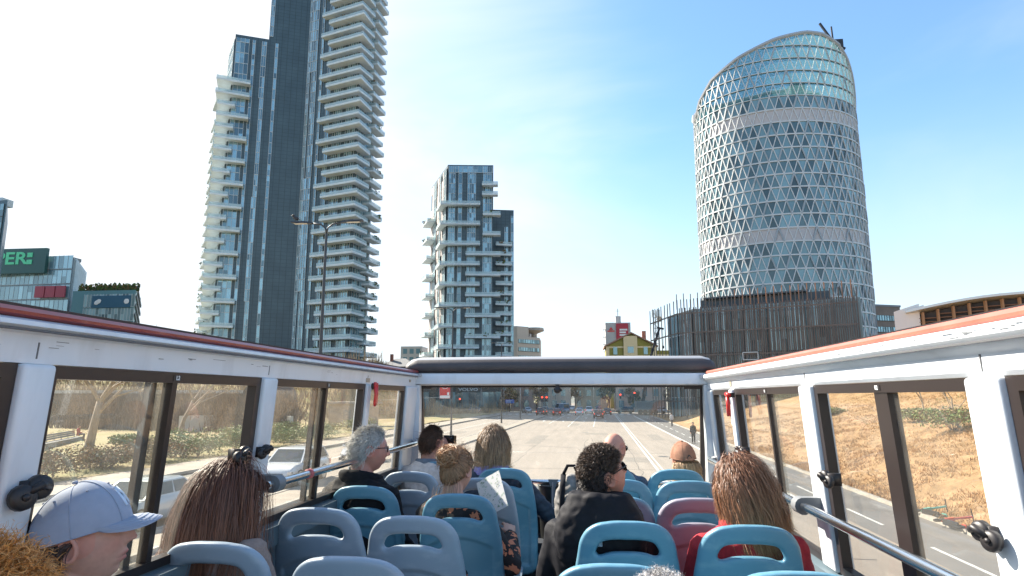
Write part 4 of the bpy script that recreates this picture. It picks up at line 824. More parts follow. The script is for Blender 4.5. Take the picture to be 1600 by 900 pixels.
# row behind the junction, seen through the front window
t=thing('dealership','dark glass dealership with white sign letters at the left of the front window','building',(-38,186,0)); m=MB(); m.box(-62,-22,186,205,0,9.0); m.build('wall',pm('dealer_dark',(.045,.06,.065),.3),t); bank(t,'glazing',(-62,186),(-22,186),.01,.99,.2,5.4,5.2,mull=20,mat=TG,frame=FRD,seed=6)
s=text_mesh('lettering','VOLVO',1.15,SIGW,t,Matrix.Translation((-32.4+38,185.85-186,6.0))@Matrix.Rotation(R(90),4,'X'),.05,'CENTER',.02,1.5)
BG=[('cream_shop',-12,-3,196,9.5,(.66,.54,.43),'low cream building at the middle of the front window'),('pink_block',10,24,186,11.5,(.66,.46,.36),'pink plastered building right of the middle of the junction'),('grey_block',26,44,200,10.,(.40,.41,.40),'grey building behind the white crossing car'),('brick_block',-20.5,-13.5,192,10.5,(.50,.34,.27),'pale brick building beside the dealership'),('olive_block',-2,8.5,215,8,(.42,.40,.33),'low olive building far up the road')]
for i,(nm,x0,x1,y,h,c,lab) in enumerate(BG):
    t=thing('roadside_building',lab,'building',((x0+x1)/2,y+7,0)); m=MB(); m.box(x0,x1,y,y+12,0,h); m.build('wall',pm(nm,c,.85,nscale=.5,namt=.15),t); m=MB(); m.box(x0-.4,x1+.4,y-.4,y+12.4,h+.01,h+.5); m.build('roof',ROOFG,t)
    n=int((x1-x0)/3)
    for k in range(int(h/3.2)):
        for j in range(n): xx=x0+.8+j*(x1-x0-1)/n; m=MB(); m.box(xx,xx+1.4,y-.06,y-.02,1+k*3.2,2.9+k*3.2); m.build('window',TG,t)
TWL=pm('leaf_greybrown',(.36,.31,.24),.8)
tl=[(-60,178,11,4),(-52,176,9,3.5),(-19.5,178,9,3.2),(-12,182,10,3.5),(8.2,190,9,3.0),(25.5,176,11,3.6),(31,172,9,3.2),(37,178,11,4),(44,170,10,4),(-3.4,206,10,3.5),(14,178,7,2.4),(50,160,9,4)]
TN=['dark tree behind the left edge of the front window','dark tree left of the dealership','thin brown tree right of the dealership','green brown tree beside the cream building','small dark tree left of the pink building','bushy tree right of the pink building','dark tree behind the white crossing car','tall tree right of the white crossing car','dark tree at the edge of the mound','distant tree in the middle of the road view','low tree before the pink building','tree above the far end of the mound']
for i,(x,y,h,r) in enumerate(tl): leafy_tree('roadside_tree',x,y,0,h,r,TN[i],[LEAF[2],LEAF[3],TWL,TWL,LEAF[4]],900,'trees behind the junction',.55)
BN=['bare street tree left of the middle of the junction','bare street tree behind the twin signal','bare street tree near the red hatchback','bare street tree right of the queue','bare street tree left of the white crossing car','bare street tree at the right of the junction','bare street tree above the mound edge','bare street tree behind the blue sign','bare street tree far at left']
for i,(x,y,h) in enumerate([(-9.5,180,9),(-15,170,8.5),(-1.8,196,9),(7.0,176,8.5),(13,172,9),(23,168,9),(31,150,8.5),(-22,172,9),(-47,170,10)]):
    bare_tree('street_tree',x,y,0,h,BN[i],'bare street trees behind the junction',r0=.16,seed=50+i,depth=4,spread=.6,clear=.3,mat=BARKG)
# ------------------------------------------------------------------ the bus
E = CAM.z; DECK = 2.4; YF = 5.27
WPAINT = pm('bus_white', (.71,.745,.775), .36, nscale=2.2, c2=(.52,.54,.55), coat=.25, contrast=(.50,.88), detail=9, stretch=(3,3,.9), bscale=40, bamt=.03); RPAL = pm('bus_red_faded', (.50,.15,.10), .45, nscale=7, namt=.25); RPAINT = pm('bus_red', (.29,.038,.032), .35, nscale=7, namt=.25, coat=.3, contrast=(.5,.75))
RUB = pm('rubber_black', (.022,.018,.018), .45); FRM = pm('window_frame', (.035,.026,.024), .35, .2); GREYP = pm('grey_plastic', (.20,.21,.22), .45); ROLLM = pm('roll_brown', (.075,.062,.06), .55, nscale=5, namt=.25, bscale=30, bamt=.1)
ROLLT = pm('roll_top', (.33,.33,.34), .5); BGL = glass('bus_glass', (.95,.95,.92), .9, .06, (.72,.66,.58)); FGL = glass('front_glass', (.96,.97,.95), .8, .055, (.75,.7,.63))
FLOORM = pm('deck_floor', (.035,.04,.055), .8, nscale=120, namt=.5, c2=(.10,.11,.13), contrast=(.55,.7)); PANEL = pm('side_panel', (.13,.18,.21), .5); DASH = pm('dash_grey', (.30,.31,.31), .5)
def WX(s, zr, inset=0): return s*(1.18+.067*(.1-zr)-inset)
bus = thing('tour_bus', 'open topped tour bus seen from its upper deck, white window walls under red rails', 'bus', (0,0,DECK))
Y0 = -3.2
m = MB(); m.box(-1.26,1.26,Y0,5.6,DECK-.1,DECK); m.build('deck', FLOORM, bus)
m = MB(); m.box(-1.27,1.27,-8.4,5.62,.32,DECK-.12); m.build('lower_body', RPAINT, bus)
for sx in (-1,1):
    for yy in (-5.4,3.2): m = MB(); m.tube([(sx*1.0,yy,.5),(sx*1.275,yy,.5)],[.5,.5],20); m.build('wheel', TYRE, bus)
m = MB(); m.box(-.36,.30,4.93,5.5,DECK+.003,2.88); m.box(-.36,.30,4.90,4.95,2.84,2.9); m.build('front_step', FLOORM, bus)
LP = dict(red=(.192,.220), lip=.165, top=.082, bot=-.56); RP = dict(red=(.176,.205), lip=.135, top=.05, bot=-.72)
def ybox(m, s, y0, y1, za, zb, ia, ib, mi=0):
    """a bar on the leaning wall between heights za..zb, from inset ia (outside) to ib (inside)"""
    P = [(WX(s,z,i),y,E+z) for z in (za,zb) for y in (y0,y1) for i in (ia,ib)]
    m.add(P, [(0,2,3,1),(4,5,7,6),(0,1,5,4),(2,6,7,3),(0,4,6,2),(1,3,7,5)], mi)
posts = {-1: [(1.43,1.53),(2.64,2.76),(3.99,4.06),(4.93,5.24)], 1: [(1.65,1.79),(2.93,3.08),(4.41,4.49),(5.10,5.24)]}
for s, P in ((-1,LP),(1,RP)):
    m = MB(); r0, r1 = P['red']
    prof = [(-.07,r0-.003),(.012,r0-.003),(.026,r0-.01),(.028,P['lip']+.006),(.02,P['lip']),(.004,P['lip']-.012),(.0,P['lip']-.03),(.0,P['top']),(-.07,P['top'])] if s < 0 else \
           [(-.07,r0-.003),(.03,r0-.003),(.044,r0-.012),(.046,P['lip']+.01),(.036,P['lip']-.004),(.012,P['lip']-.022),(.006,P['lip']-.03),(.008,P['top']+.012),(.0,P['top']),(-.07,P['top'])]
    m.loft([[(WX(s,z,i),y,E+z) for i,z in prof] for y in (Y0,5.24)]); m.build('header', WPAINT, bus, smooth=True, sharp=30)
    m = MB(); c = [(-.085,r0),(.008,r0),(.016,r0+.005),(.017,r0+.013),(.006,r1-.004),(-.02,r1),(-.085,r1-.004)]
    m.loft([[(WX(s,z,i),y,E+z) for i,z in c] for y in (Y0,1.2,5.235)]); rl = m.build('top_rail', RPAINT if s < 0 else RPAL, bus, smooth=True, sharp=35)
    m = MB(); ybox(m, s, Y0, 5.23, r1-.004, r1+.012, -.09, -.05); m.build('rail_gasket', RUB, rl)
    m = MB(); ybox(m, s, Y0, 5.24, -1.55, P['bot'], -.07, .0); ybox(m, s, Y0, 5.24, P['bot']-.09, P['bot']-.004, .002, .05); m.build('side_panel', PANEL, bus)
    ps = [(-.25,-.15)] + posts[s] if s < 0 else [(-.2,-.1)] + posts[s]
    for a, b in ps:
        m = MB(); ybox(m, s, a, b, P['bot']+.001, P['top']-.001, -.06, .022); o = m.build('post', WPAINT, bus); 
        bv = o.modifiers.new('b','BEVEL'); bv.width = .012; bv.segments = 3; me = evaluated(o); o.modifiers.clear(); o.data = me
        for p in me.polygons: p.use_smooth = True
        me.set_sharp_from_angle(angle=R(35))
    mul = {-1: [None, 2.055, 3.38, None], 1: [None, 2.32, 3.67, None]}[s]; names = {-1: ['L3','L2','L1',None], 1: ['R3','R2','R1',None]}[s]
    for k in range(len(ps)-1):
        a = ps[k][1]+.003; b = ps[k+1][0]-.003; t0 = P['bot']+.002; t1 = P['top']-.002
        m = MB(); bt = .034; bs = .030 if k < 3 else .022
        ybox(m, s, a, b, t1-bt, t1, -.035, .004); ybox(m, s, a, b, t0, t0+.03, -.035, .004); ybox(m, s, a, a+bs*.6, t0+.03, t1-bt, -.035, .004); ybox(m, s, b-bs*1.3, b, t0+.03, t1-bt, -.035, .004)
        y = mul[k] if mul[k] else None
        if y:
            if s < 0: ybox(m, s, y-.015, y+.012, t0+.03, t1-bt, -.034, .0); ybox(m, s, y-.085, y-.055, t0+.03, t1-bt, -.05, -.028)
            else: ybox(m, s, y-.055 if k==1 else y-.012, y+.04 if k==1 else y+.012, t0+.03, t1-bt, -.034, .0)
        w = m.build('window', FRM, bus)
        segs = [(a+bs*.5, (y or b-bs)), ] + ([(y-.05, b-bs)] if y else [])
        for q, (ya, yb_) in enumerate(segs):
            m = MB(); z0, z1 = t0+.025, t1-bt+.004; i = -.020-.018*q
            m.add([(WX(s,z,i+d),yy,E+z) for d in (0,.004) for z in (z0,z1) for yy in (ya,yb_)], [(0,1,3,2),(4,6,7,5),(0,2,6,4),(1,5,7,3),(0,4,5,1),(2,3,7,6)]); m.build('pane', BGL, w)
        if y and names[k]:
            m = MB(); ybox(m, s, y-.022, y+.022, t1-.027, t1-.009, .0045, .006); pl = m.build('label_plate', RUB, w)
            X = WX(s, t1-.018, .0075); n = Vector((-s,0,-.067)).normalized(); ux = Vector((0,-s*-1.0,0)); ux = Vector((0,1,0)) if s < 0 else Vector((0,-1,0)); uz = n.cross(ux)
            M = Matrix(((ux.x,uz.x,n.x,X),(ux.y,uz.y,n.y,y),(ux.z,uz.z,n.z,E+t1-.018-DECK),(0,0,0,1)))
            text_mesh('lettering', names[k], .02, SIGW, pl, M, .0005, 'CENTER', .0006)
JN = pm('joint_sealant',(.12,.12,.125),.6)
for s, P in ((-1,LP),(1,RP)):
    m = MB()
    for a, b in posts[s][:3]: y = (a+b)/2; ybox(m, s, y-.002, y+.002, P['top']+.012, P['lip']-.03, -.002 if s<0 else .004, .0012 if s<0 else .0092)
    m.build('panel_joint', JN, bus)['kind'] = 'stuff'
    m = MB(); ybox(m, s, Y0, 5.2, P['lip']-.006, P['lip']-.001, .012, .0285 if s<0 else .040); m.build('drip_seal', JN, bus)
# chrome handrails along the walls, their brackets
for s, zr, pts, brs in ((-1,-.36,[(2.60,.10),(5.0,.10),(5.13,.085),(5.21,.03)],[2.68]),(1,-.462,[(.3,.10),(5.0,.10),(5.13,.075),(5.2,.0)],[3.0,1.72])):
    m = MB(); m.tube([(WX(s,zr,i),y,E+zr) for y,i in pts], .0185, 14); o = m.build('handrail', CHR, bus, smooth=True, sharp=60)
    for y in brs:
        m = MB(); m.tube([(WX(s,zr,.10),y-.03,E+zr),(WX(s,zr,.10),y+.03,E+zr)], .036, 14); m.box(min(WX(s,zr,.022),WX(s,zr,.09)),max(WX(s,zr,.022),WX(s,zr,.09)),y-.022,y+.022,E+zr-.03,E+zr+.035); m.build('bracket', GREYP, o, smooth=True, sharp=40)
def wallpt(s, px, py, inset):
    z = 0.0
    for i in range(8):
        d = ray(px, py); X = WX(s, z, inset); P = CAM + d*((X-CAM.x)/d.x); z = P.z-E
    return P
for s, px, py, sc in ((-1,47,770,.95),(-1,377,712,.85),(-1,412,706,.7),(1,1293,749,.8),(1,1543,838,.8),(1,1158,704,.7)):
    p = wallpt(s, px, py, .045); m = MB(); d = -s
    m.box(p.x-.012*0-(.05 if d>0 else -.0), p.x+(.0 if d>0 else .05), p.y-.012, p.y+.012, p.z-.03*sc, p.z+.03*sc)
    for k in (-1,1):
        c0 = Vector((p.x-d*.004,p.y+k*.024*sc,p.z+k*.010*sc)); ax = Vector((d*.9,-.35,.12)).normalized()
        m.tube([c0,c0+ax*.004,c0+ax*.020*sc,c0+ax*.026*sc,c0+ax*.027*sc],[.020*sc,.033*sc,.031*sc,.025*sc,.010*sc],16); m.tube([c0+ax*.026*sc,c0+ax*.034*sc],[.010*sc,.008*sc],10)
    m.tube([(p.x+d*.012,p.y-.02,p.z),(p.x+d*.03,p.y,p.z+.02),(p.x+d*.02,p.y+.03,p.z+.01)],.010,8)
    m.build('window_latch', RUB, bus, smooth=True)
# front end: beam, rolled cover, screen, low rails
m = MB(); m.loft([[(-1.20,YF,E+.196),(-1.20,YF-.028,E+.19),(-1.20,YF-.036,E+.15),(-1.20,YF-.03,E+.105),(-1.20,YF,E+.096),(-1.20,YF+.12,E+.096),(-1.20,YF+.12,E+.196)],[(1.20,YF,E+.19),(1.20,YF-.028,E+.184),(1.20,YF-.036,E+.146),(1.20,YF-.03,E+.10),(1.20,YF,E+.091),(1.20,YF+.12,E+.091),(1.20,YF+.12,E+.19)]]); m.build('front_beam', WPAINT, bus, smooth=True, sharp=50)
ring = []
for x, k in ((-1.285,.25),(-1.275,.62),(-1.24,.86),(-1.17,1.),(-.5,1.02),(.5,1.02),(1.15,1.),(1.21,.86),(1.245,.62),(1.255,.25)):
    ring.append([(x,YF+.10+dy*(.6+.4*k),E+.203+dz*k) for dy,dz in ((-.12,.0),(-.135,.02),(-.13,.06),(-.10,.10),(-.05,.122),(.05,.13),(.14,.115),(.17,.06),(.16,0))])
m = MB(); m.loft(ring); mi = []
for f in m.f: c = sum(m.v[i][2] for i in f)/len(f)-E; mi.append(1 if c > .305 else 0)
m.m = mi; m.build('canopy_cover', [ROLLM, ROLLT], bus, smooth=True, sharp=60)
m = MB(); m.box(-1.19,1.19,YF-.02,YF+.1,E+.1965,E+.202+.008); m.tube([(-.75+.03*i,YF-.03,E+.212+.006*math.sin(i*.9)) for i in range(14)],.005,5); m.build('cover_gasket', RUB, bus)
m = MB(); g0, g1 = E+.092, E-.84
def fq(x0,x1,z0,z1,d=.0,th=.03): 
    f = lambda z: YF+.02+(g0-z)/(g0-g1)*.22+d
    m.add([(x,f(z)+t,z) for z in (z0,z1) for t in (0,th) for x in (x0,x1)], [(0,2,3,1),(4,5,7,6),(0,1,5,4),(2,6,7,3),(0,4,6,2),(1,3,7,5)])
fq(-1.17,1.16,g0-.016,g0); fq(-1.17,-1.135,g1,g0-.016); fq(1.125,1.16,g1,g0-.016); fq(-1.17,1.16,g1-.03,g1); fq(1.0,1.125,g0-.03,g0-.0165); fq(-1.135,-1.06,g0-.026,g0-.0165)
w = m.build('windscreen', FRM, bus); m = MB(); fq(-1.134,1.124,g1+.001,g0-.017,.012,.006); m.build('pane', FGL, w)
for s in (-1,1):
    m = MB(); x = WX(s,-.4,.0); m.box(min(x,x-s*.07),max(x,x-s*.07),YF-.03,YF+.05,DECK,E+.095); m.build('corner_post', WPAINT, bus)
m = MB(); m.add([(-1.2,5.49,E-.73),(1.2,5.49,E-.73),(1.2,5.30,E-.84),(-1.2,5.30,E-.84)],[(0,1,2,3)]); m.box(-1.2,1.2,5.30,5.34,E-.90,E-.842); m.build('dashboard', DASH, bus); m = MB(); m.box(-1.2,1.2,5.33,5.5,DECK,E-.901); m.build('front_panel', RUB, bus)
m = MB(); m.tube([(-1.15,5.12,E-.645),(1.15,5.12,E-.645)],.017,12); m.build('front_rail', CHR, bus, smooth=True); m = MB(); m.tube([(-1.15,5.12,E-.862),(1.15,5.12,E-.862)],.017,12); m.build('front_rail', CHR, bus, smooth=True)
m = MB(); m.box(-.062,-.03,5.10,5.12,E-1.05,E-.63); m.loft([[(-.085,5.095,E-.625),(-.007,5.095,E-.625),(-.03,5.095,E-.69),(-.062,5.095,E-.69)],[(-.085,5.125,E-.625),(-.007,5.125,E-.625),(-.03,5.125,E-.69),(-.062,5.125,E-.69)]]); m.box(-.072,-.02,5.093,5.126,E-.90,E-.82); m.build('rail_bracket', GREYP, bus)
m = MB(); m.ball((-.01,YF-.03,E+.055),(.03,.03,.03),14); m.box(-.025,.005,YF-.03,YF+.02,E+.07,E+.094); m.tube([(-.01,YF-.06,E+.05),(-.01,YF-.055,E+.05)],.012,8); m.box(.015,.03,YF-.04,YF-.02,E+.045,E+.06); m.build('dome_camera', RUB, bus, smooth=True, sharp=40)
# rail end fittings and little plates on the wall
m = MB(); ybox(m,-1,5.02,5.07,.115,.135,.001,.004); ybox(m,-1,3.99,4.06,.092,.118,.001,.004); ybox(m,1,4.42,4.48,.07,.10,.009,.012); m.build('notice_plate', pm('notice_tan',(.42,.34,.25),.6), bus)
m = MB(); ybox(m,-1,5.19,5.25,.168,.19,.03,.045); ybox(m,1,5.20,5.26,.14,.172,.045,.06); m.build('end_cap', pm('end_cap_grey',(.45,.46,.47),.4), bus)
SC = pm('scrape_grey',(.22,.23,.24),.7); m = MB(); rr = random.Random(4)
for i in range(46):
    sd_ = -1 if i%2 else 1; y = rr.choice([1.25,1.6,2.2,2.6,3.4]) if sd_<0 else rr.choice([1.55,1.75,2.1,2.6,2.3]); y += rr.gauss(0,.09); z = .13+rr.gauss(0,.008) if sd_<0 else .155+rr.gauss(0,.005); i_ = .0012 if sd_<0 else .0465
    ybox(m,sd_,y,y+rr.uniform(.006,.05),z,z+rr.uniform(.0008,.0025),i_,i_+.0006)
m.build('scuff_marks', SC, bus)['kind'] = 'stuff'
# loose items at the front
t = thing('waste_bin','black cylindrical waste bin standing at the front end of the aisle','bin',(-.075,5.19,2.885)); m = MB(); n=24
def rg(r,z): return [(math.cos(2*math.pi*j/n)*r,math.sin(2*math.pi*j/n)*r,z) for j in range(n)]
m.loft([rg(.075,0),rg(.092,.385),rg(.094,.39),rg(.086,.39),rg(.07,.02)]); m.build('bucket', pm('bin_black',(.03,.03,.03),.35), t, smooth=True, local=True, sharp=40); m = MB(); m.tube([(math.cos(a)*.093,math.sin(a)*.093,.388) for a in [2*math.pi*i/24 for i in range(25)]],.006,6); m.build('rim', pm('bin_rim',(.08,.08,.08),.35), t, smooth=True, local=True)
for nm,px,py,lab in (('tag_label',829,784,'white paper tag hanging from the front rail beside the navy jacket'),('tag_label',864,800,'white paper tag hanging from the front rail below the bracket')):
    p = atY(px,py,5.08); t = thing(nm,lab,'tag',p); m = MB(); m.box(-.016,.016,-.001,.001,-.05,.03); m.build('card', SIGW, t, local=True); m = MB(); m.tube([(0,0,.028),(0,.01,E-.645-p.z)],.0015,4); m.build('string', SIGW, t, local=True)
REDP = pm('hammer_red',(.62,.025,.02),.35,coat=.3)
p = wallpt(1,1138,632,.06); t = thing('emergency_hammer','red emergency hammer with a white cord on the right front side window post','hammer',p)
m = MB(); m.tube([(0,0,-.075),(0,.0,0),(-.003,0,.05)],[.013,.014,.012],10); m.build('handle', REDP, t, smooth=True, local=True); m = MB(); m.tube([(-.002,-.045,.06),(-.002,.03,.066)],[.013,.015],10); m.build('head', REDP, t, smooth=True, local=True)
m = MB(); m.tube([(.012,0,.07),(.012,-.02,.0),(.012,-.06,-.05),(.012,-.07,-.1),(.012,-.04,-.135),(.012,-.01,-.11),(.012,0,-.05),(.012,0,.02)],.0025,5); m.build('cord', SIGW, t, smooth=True, local=True); m = MB(); m.box(.008,.04,-.02,.02,.045,.075); m.build('holder', RUB, t, local=True)
p = wallpt(1,1172,634,-.10); t = thing('emergency_tag','orange red strip hanging outside the right front side window','tag',p); m = MB(); m.box(-.004,.004,-.022,.022,-.075,.07); m.build('strip', pm('strip_orange',(.6,.10,.04),.5), t, local=True); m = MB(); m.tube([(0,0,.07),(0,.0,.13)],.003,5); m.build('cord', SIGW, t, local=True)
p = wallpt(-1,585,616,.06); t = thing('red_strap','bright red folded strap hanging on the left front window post','strap',p); m = MB()
for k in range(5): m.tube([(.0+.004*k,-.01+.005*k,.07),(.012,-.014+.007*k,.0),(.008,-.016+.008*k,-.055),(.004,-.01+.006*k,-.075)],[.005,.008,.009,.004],6)
m.ball((.004,0,.06),(.014,.016,.02),8); m.build('strap_loop', REDP, t, smooth=True, local=True); m = MB(); m.ball((-.01,0,.05),(.014,.02,.025),8); m.build('clip', RUB, t, smooth=True, local=True)
# red tape on the left rail
m = MB(); y = 3.02; m.tube([(WX(-1,-.36,.10),y-.012,E-.36),(WX(-1,-.36,.10),y+.012,E-.36)],.0235,12); tag(m.build('red_tape', pm('tape_red',(.5,.12,.12),.6), smooth=True),'red tape tied round the left handrail behind the grey haired man','tape')
# ------------------------------------------------------------------ seats
BLUE = pm('seat_blue', (.115,.275,.37), .40, nscale=11, c2=(.20,.36,.44), detail=9, contrast=(.50,.80), stretch=(1,1,2.2), bscale=260, bamt=.08, coat=.1); PALE = pm('seat_faded', (.31,.375,.445), .42, nscale=11, c2=(.42,.47,.52), detail=9, contrast=(.50,.80), stretch=(1,1,2.2), bscale=260, bamt=.08); PINK = pm('seat_rose', (.31,.285,.33), .42, nscale=11, namt=.22, detail=9, contrast=(.50,.80), stretch=(1,1,2.2), bscale=260, bamt=.08)
def make_backrest():
    cu = bpy.data.curves.new('c','CURVE'); cu.dimensions = '2D'; cu.fill_mode = 'BOTH'; cu.extrude = .006; cu.bevel_depth = .016; cu.bevel_resolution = 3; cu.resolution_u = 6
    O = [(0,.622),(.075,.617),(.130,.600),(.165,.562),(.183,.49),(.199,.38),(.208,.22),(.206,.05),(.195,-.04),(.12,-.068),(0,-.07)]; H = [(0,.580),(.075,.576),(.112,.563),(.132,.538),(.139,.505),(.122,.486),(.06,.498),(0,.502)]
    for pts in (O,H):
        full = pts+[(-x,z) for x,z in pts[-2:0:-1]]; sp = cu.splines.new('BEZIER'); sp.bezier_points.add(len(full)-1); sp.use_cyclic_u = True
        for b,(x,z) in zip(sp.bezier_points, full): b.co = (x,z,0); b.handle_left_type = b.handle_right_type = 'AUTO'
    o = bpy.data.objects.new('backrest', cu); col.objects.link(o); me = evaluated(o); bpy.data.objects.remove(o); bpy.data.curves.remove(cu)
    me.transform(Matrix.Rotation(R(90),4,'X')); me.materials.clear(); me.materials.append(BLUE)
    o = bpy.data.objects.new('backrest', me); col.objects.link(o); remesh(o, .0062, 4, .5)
    a = coords(o.data); x, y, z = a[:,0], a[:,1].copy(), a[:,2]; mid = np.median(y)
    back = sstep(mid, mid-.012, y); arch = .415-1.9*x*x; inner = sstep(.180,.162,np.abs(x))*sstep(-.03,0,z)
    y = y + back*inner*.011*sstep(arch+.012, arch-.012, z) + back*.004*sstep(.45,.49,z)*sstep(.50,.47,z)*0
    y = y + 1.25*x*x*sstep(-.05,.3,z)*.75 - .20*np.maximum(z,0)**1.15 + .03*np.exp(-((z-.2)/.15)**2)
    set_coords(o.data, np.stack([x,y,z],1)); return o
bk = make_backrest()
seat0 = thing('bus_seat','','seat',(0,0,DECK+.43),0,'plastic seats in rows on the upper deck'); bk.parent = seat0; bk.location = (0,-.02,.0)
m = MB(); m.loft([[(-.20,0,-.045),(.20,0,-.045),(.205,0,0),(.17,0,.02),(-.17,0,.02),(-.205,0,0)],[(-.21,.2,-.05),(.21,.2,-.05),(.215,.2,0),(.17,.2,.012),(-.17,.2,.012),(-.215,.2,0)],[(-.20,.40,-.05),(.20,.40,-.05),(.205,.40,.0),(.16,.4,.015),(-.16,.4,.015),(-.205,.4,.0)],[(-.17,.43,-.05),(.17,.43,-.05),(.17,.43,-.02),(.1,.43,-.01),(-.1,.43,-.01),(-.17,.43,-.02)]])
cs = m.build('cushion', BLUE, seat0, smooth=True, local=True, sharp=50)
m = MB(); m.box(-.17,.17,.04,.36,-.09,-.052); m.tube([(0,.2,-.43),(0,.2,-.09)],.035,10); m.box(-.12,.12,.08,.32,-.43,-.415); m.build('pedestal', GREYP, seat0, local=True)
SEATS = [  # x, y of the top of the back, colour, label
 (.352,2.69,BLUE,'blue seat behind the man in the black hooded jacket'),(.817,2.66,BLUE,'blue seat behind the woman in the red coat'),(.735,3.32,PINK,'rose grey faded empty seat in front of the red coat'),
 (.80,3.98,BLUE,'empty blue seat two rows behind the brown cap'),(.815,4.58,BLUE,'blue seat behind the person in the brown cap'),(.34,3.34,BLUE,'blue seat under the man in the black hooded jacket, mostly hidden'),(.40,4.0,BLUE,'blue seat with a pale edge showing right of the hooded man'),(.36,4.60,BLUE,'blue front seat behind the bald man'),
 (.27,2.02,BLUE,'blue seat cut by the bottom edge, right of the middle'),(-1.0,2.86,PALE,'faded grey empty seat with its handle beside the long brown hair'),(-1.03,3.57,BLUE,'blue seat behind the grey haired man'),(-.525,2.71,PALE,'grey blue empty seat in the middle of the left block'),
 (-.45,3.335,BLUE,'blue seat behind the woman in the flowered dress'),(-.43,3.98,PALE,'grey seat with the paper map before it'),(-.36,4.53,BLUE,'blue seat behind the girl in the navy jacket'),(-.955,4.27,PALE,'faded grey seat in front of the grey haired man'),(-.975,4.93,BLUE,'blue seat behind the man with the camera'),
 (-.55,2.02,PALE,'grey blue seat cut by the bottom edge, left of the middle'),(-1.08,2.17,PALE,'grey seat covered by the long brown hair'),(.78,1.99,BLUE,'blue seat cut by the bottom edge below the red coat'),
 (-.55,1.32,BLUE,'blue seat just below the picture, left of the aisle'),(-1.0,1.30,BLUE,'blue seat of the capped woman')]
seatpos = {}
for i,(x,y,c,lab) in enumerate(SEATS):
    o = seat0 if i == 0 else copy_tree(seat0)
    o['label'] = lab; o.location = (x, y+.125, DECK+.43)
    for ch in o.children:
        if ch.name.split('.')[0] in ('backrest','cushion'): ch.material_slots[0].link = 'OBJECT'; ch.material_slots[0].material = c
# ------------------------------------------------------------------ people
def skinmat(name):
    m = pm(name, (1,1,1), .58, attr='Col', bscale=220, bamt=.25, spec=.35, bdist=.002); b = m.node_tree.nodes['Principled BSDF']
    b.inputs['Subsurface Weight'].default_value = .05; b.inputs['Subsurface Radius'].default_value = (.012,.004,.002); b.inputs['Subsurface Scale'].default_value = 1.0
    a = [n for n in m.node_tree.nodes if n.type == 'ATTRIBUTE'][0]; m.node_tree.links.new(a.outputs['Color'], b.inputs['Base Color']); return m
SKIN = skinmat('skin')
HAIRM = pm('hair', (1,1,1), .48, attr='Col', spec=.42)
_n = HAIRM.node_tree; _n.links.new([n for n in _n.nodes if n.type == 'ATTRIBUTE'][0].outputs['Color'], _n.nodes['Principled BSDF'].inputs['Base Color'])
_bm = bmesh.new(); bmesh.ops.create_icosphere(_bm, subdivisions=6, radius=1); ICO = np.array([v.co[:] for v in _bm.verts]); ICOF = [tuple(v.index for v in f.verts) for f in _bm.faces]; _bm.free()
def gz(x, s): return np.exp(-(x/s)**2)
def head_shape(d, detail=True, off=0.):
    """unit directions -> points of a head facing +Y, chin at -0.118, crown at +0.118"""
    x, y, z = d[:,0], d[:,1], d[:,2]; lo = sstep(.1, 1., -z)
    X = .0755*x*(1-.26*lo)*(1+.05*np.exp(-((z-.35)/.4)**2)); Y = .096*y; Z = .118*z
    Y = np.where(y < 0, Y*(1+.06*np.exp(-((z-.25)/.45)**2)), Y); Y = np.where((y < 0), Y*(1-.5*lo), Y*(1-.03*lo)); Y = Y+.004*lo
    fr = sstep(.2, .75, y)
    if detail:
        t = np.clip((.024-Z)/.05, 0, 1); nose = (.004+.022*t)*sstep(-.038,-.026,Z)*sstep(.036,.02,Z)
        Y = Y + fr*(nose*gz(X, .0085+.0065*t) - .0115*(gz(X-.031,.015)+gz(X+.031,.015))*gz(Z-.010,.012) + .0045*gz(Z-.034,.010)*gz(np.abs(X)-.028,.022)
             + .0088*gz(X,.021)*(gz(Z+.0545,.0060)+1.05*gz(Z+.0685,.0064)) - .0045*gz(X,.024)*gz(Z+.0615,.0028) + .009*gz(X,.02)*gz(Z+.100,.015) - .003*gz(X,.03)*gz(Z+.083,.007)
             + .004*gz(np.abs(X)-.045,.02)*gz(Z+.02,.022))
        X = X + fr*np.sign(X)*.002*gz(np.abs(X)-.012,.006)*gz(Z+.027,.007)
    P = np.stack([X,Y,Z],1)
    if off is not 0.: P = P + d*np.reshape(off,(-1,1))
    return P
def rotm(yaw, pitch, roll): return np.array(Matrix.Rotation(yaw,3,'Z') @ Matrix.Rotation(pitch,3,'X') @ Matrix.Rotation(roll,3,'Y'))
PIV = np.array([0,-.005,.665]); HC = np.array([0,.03,.735])
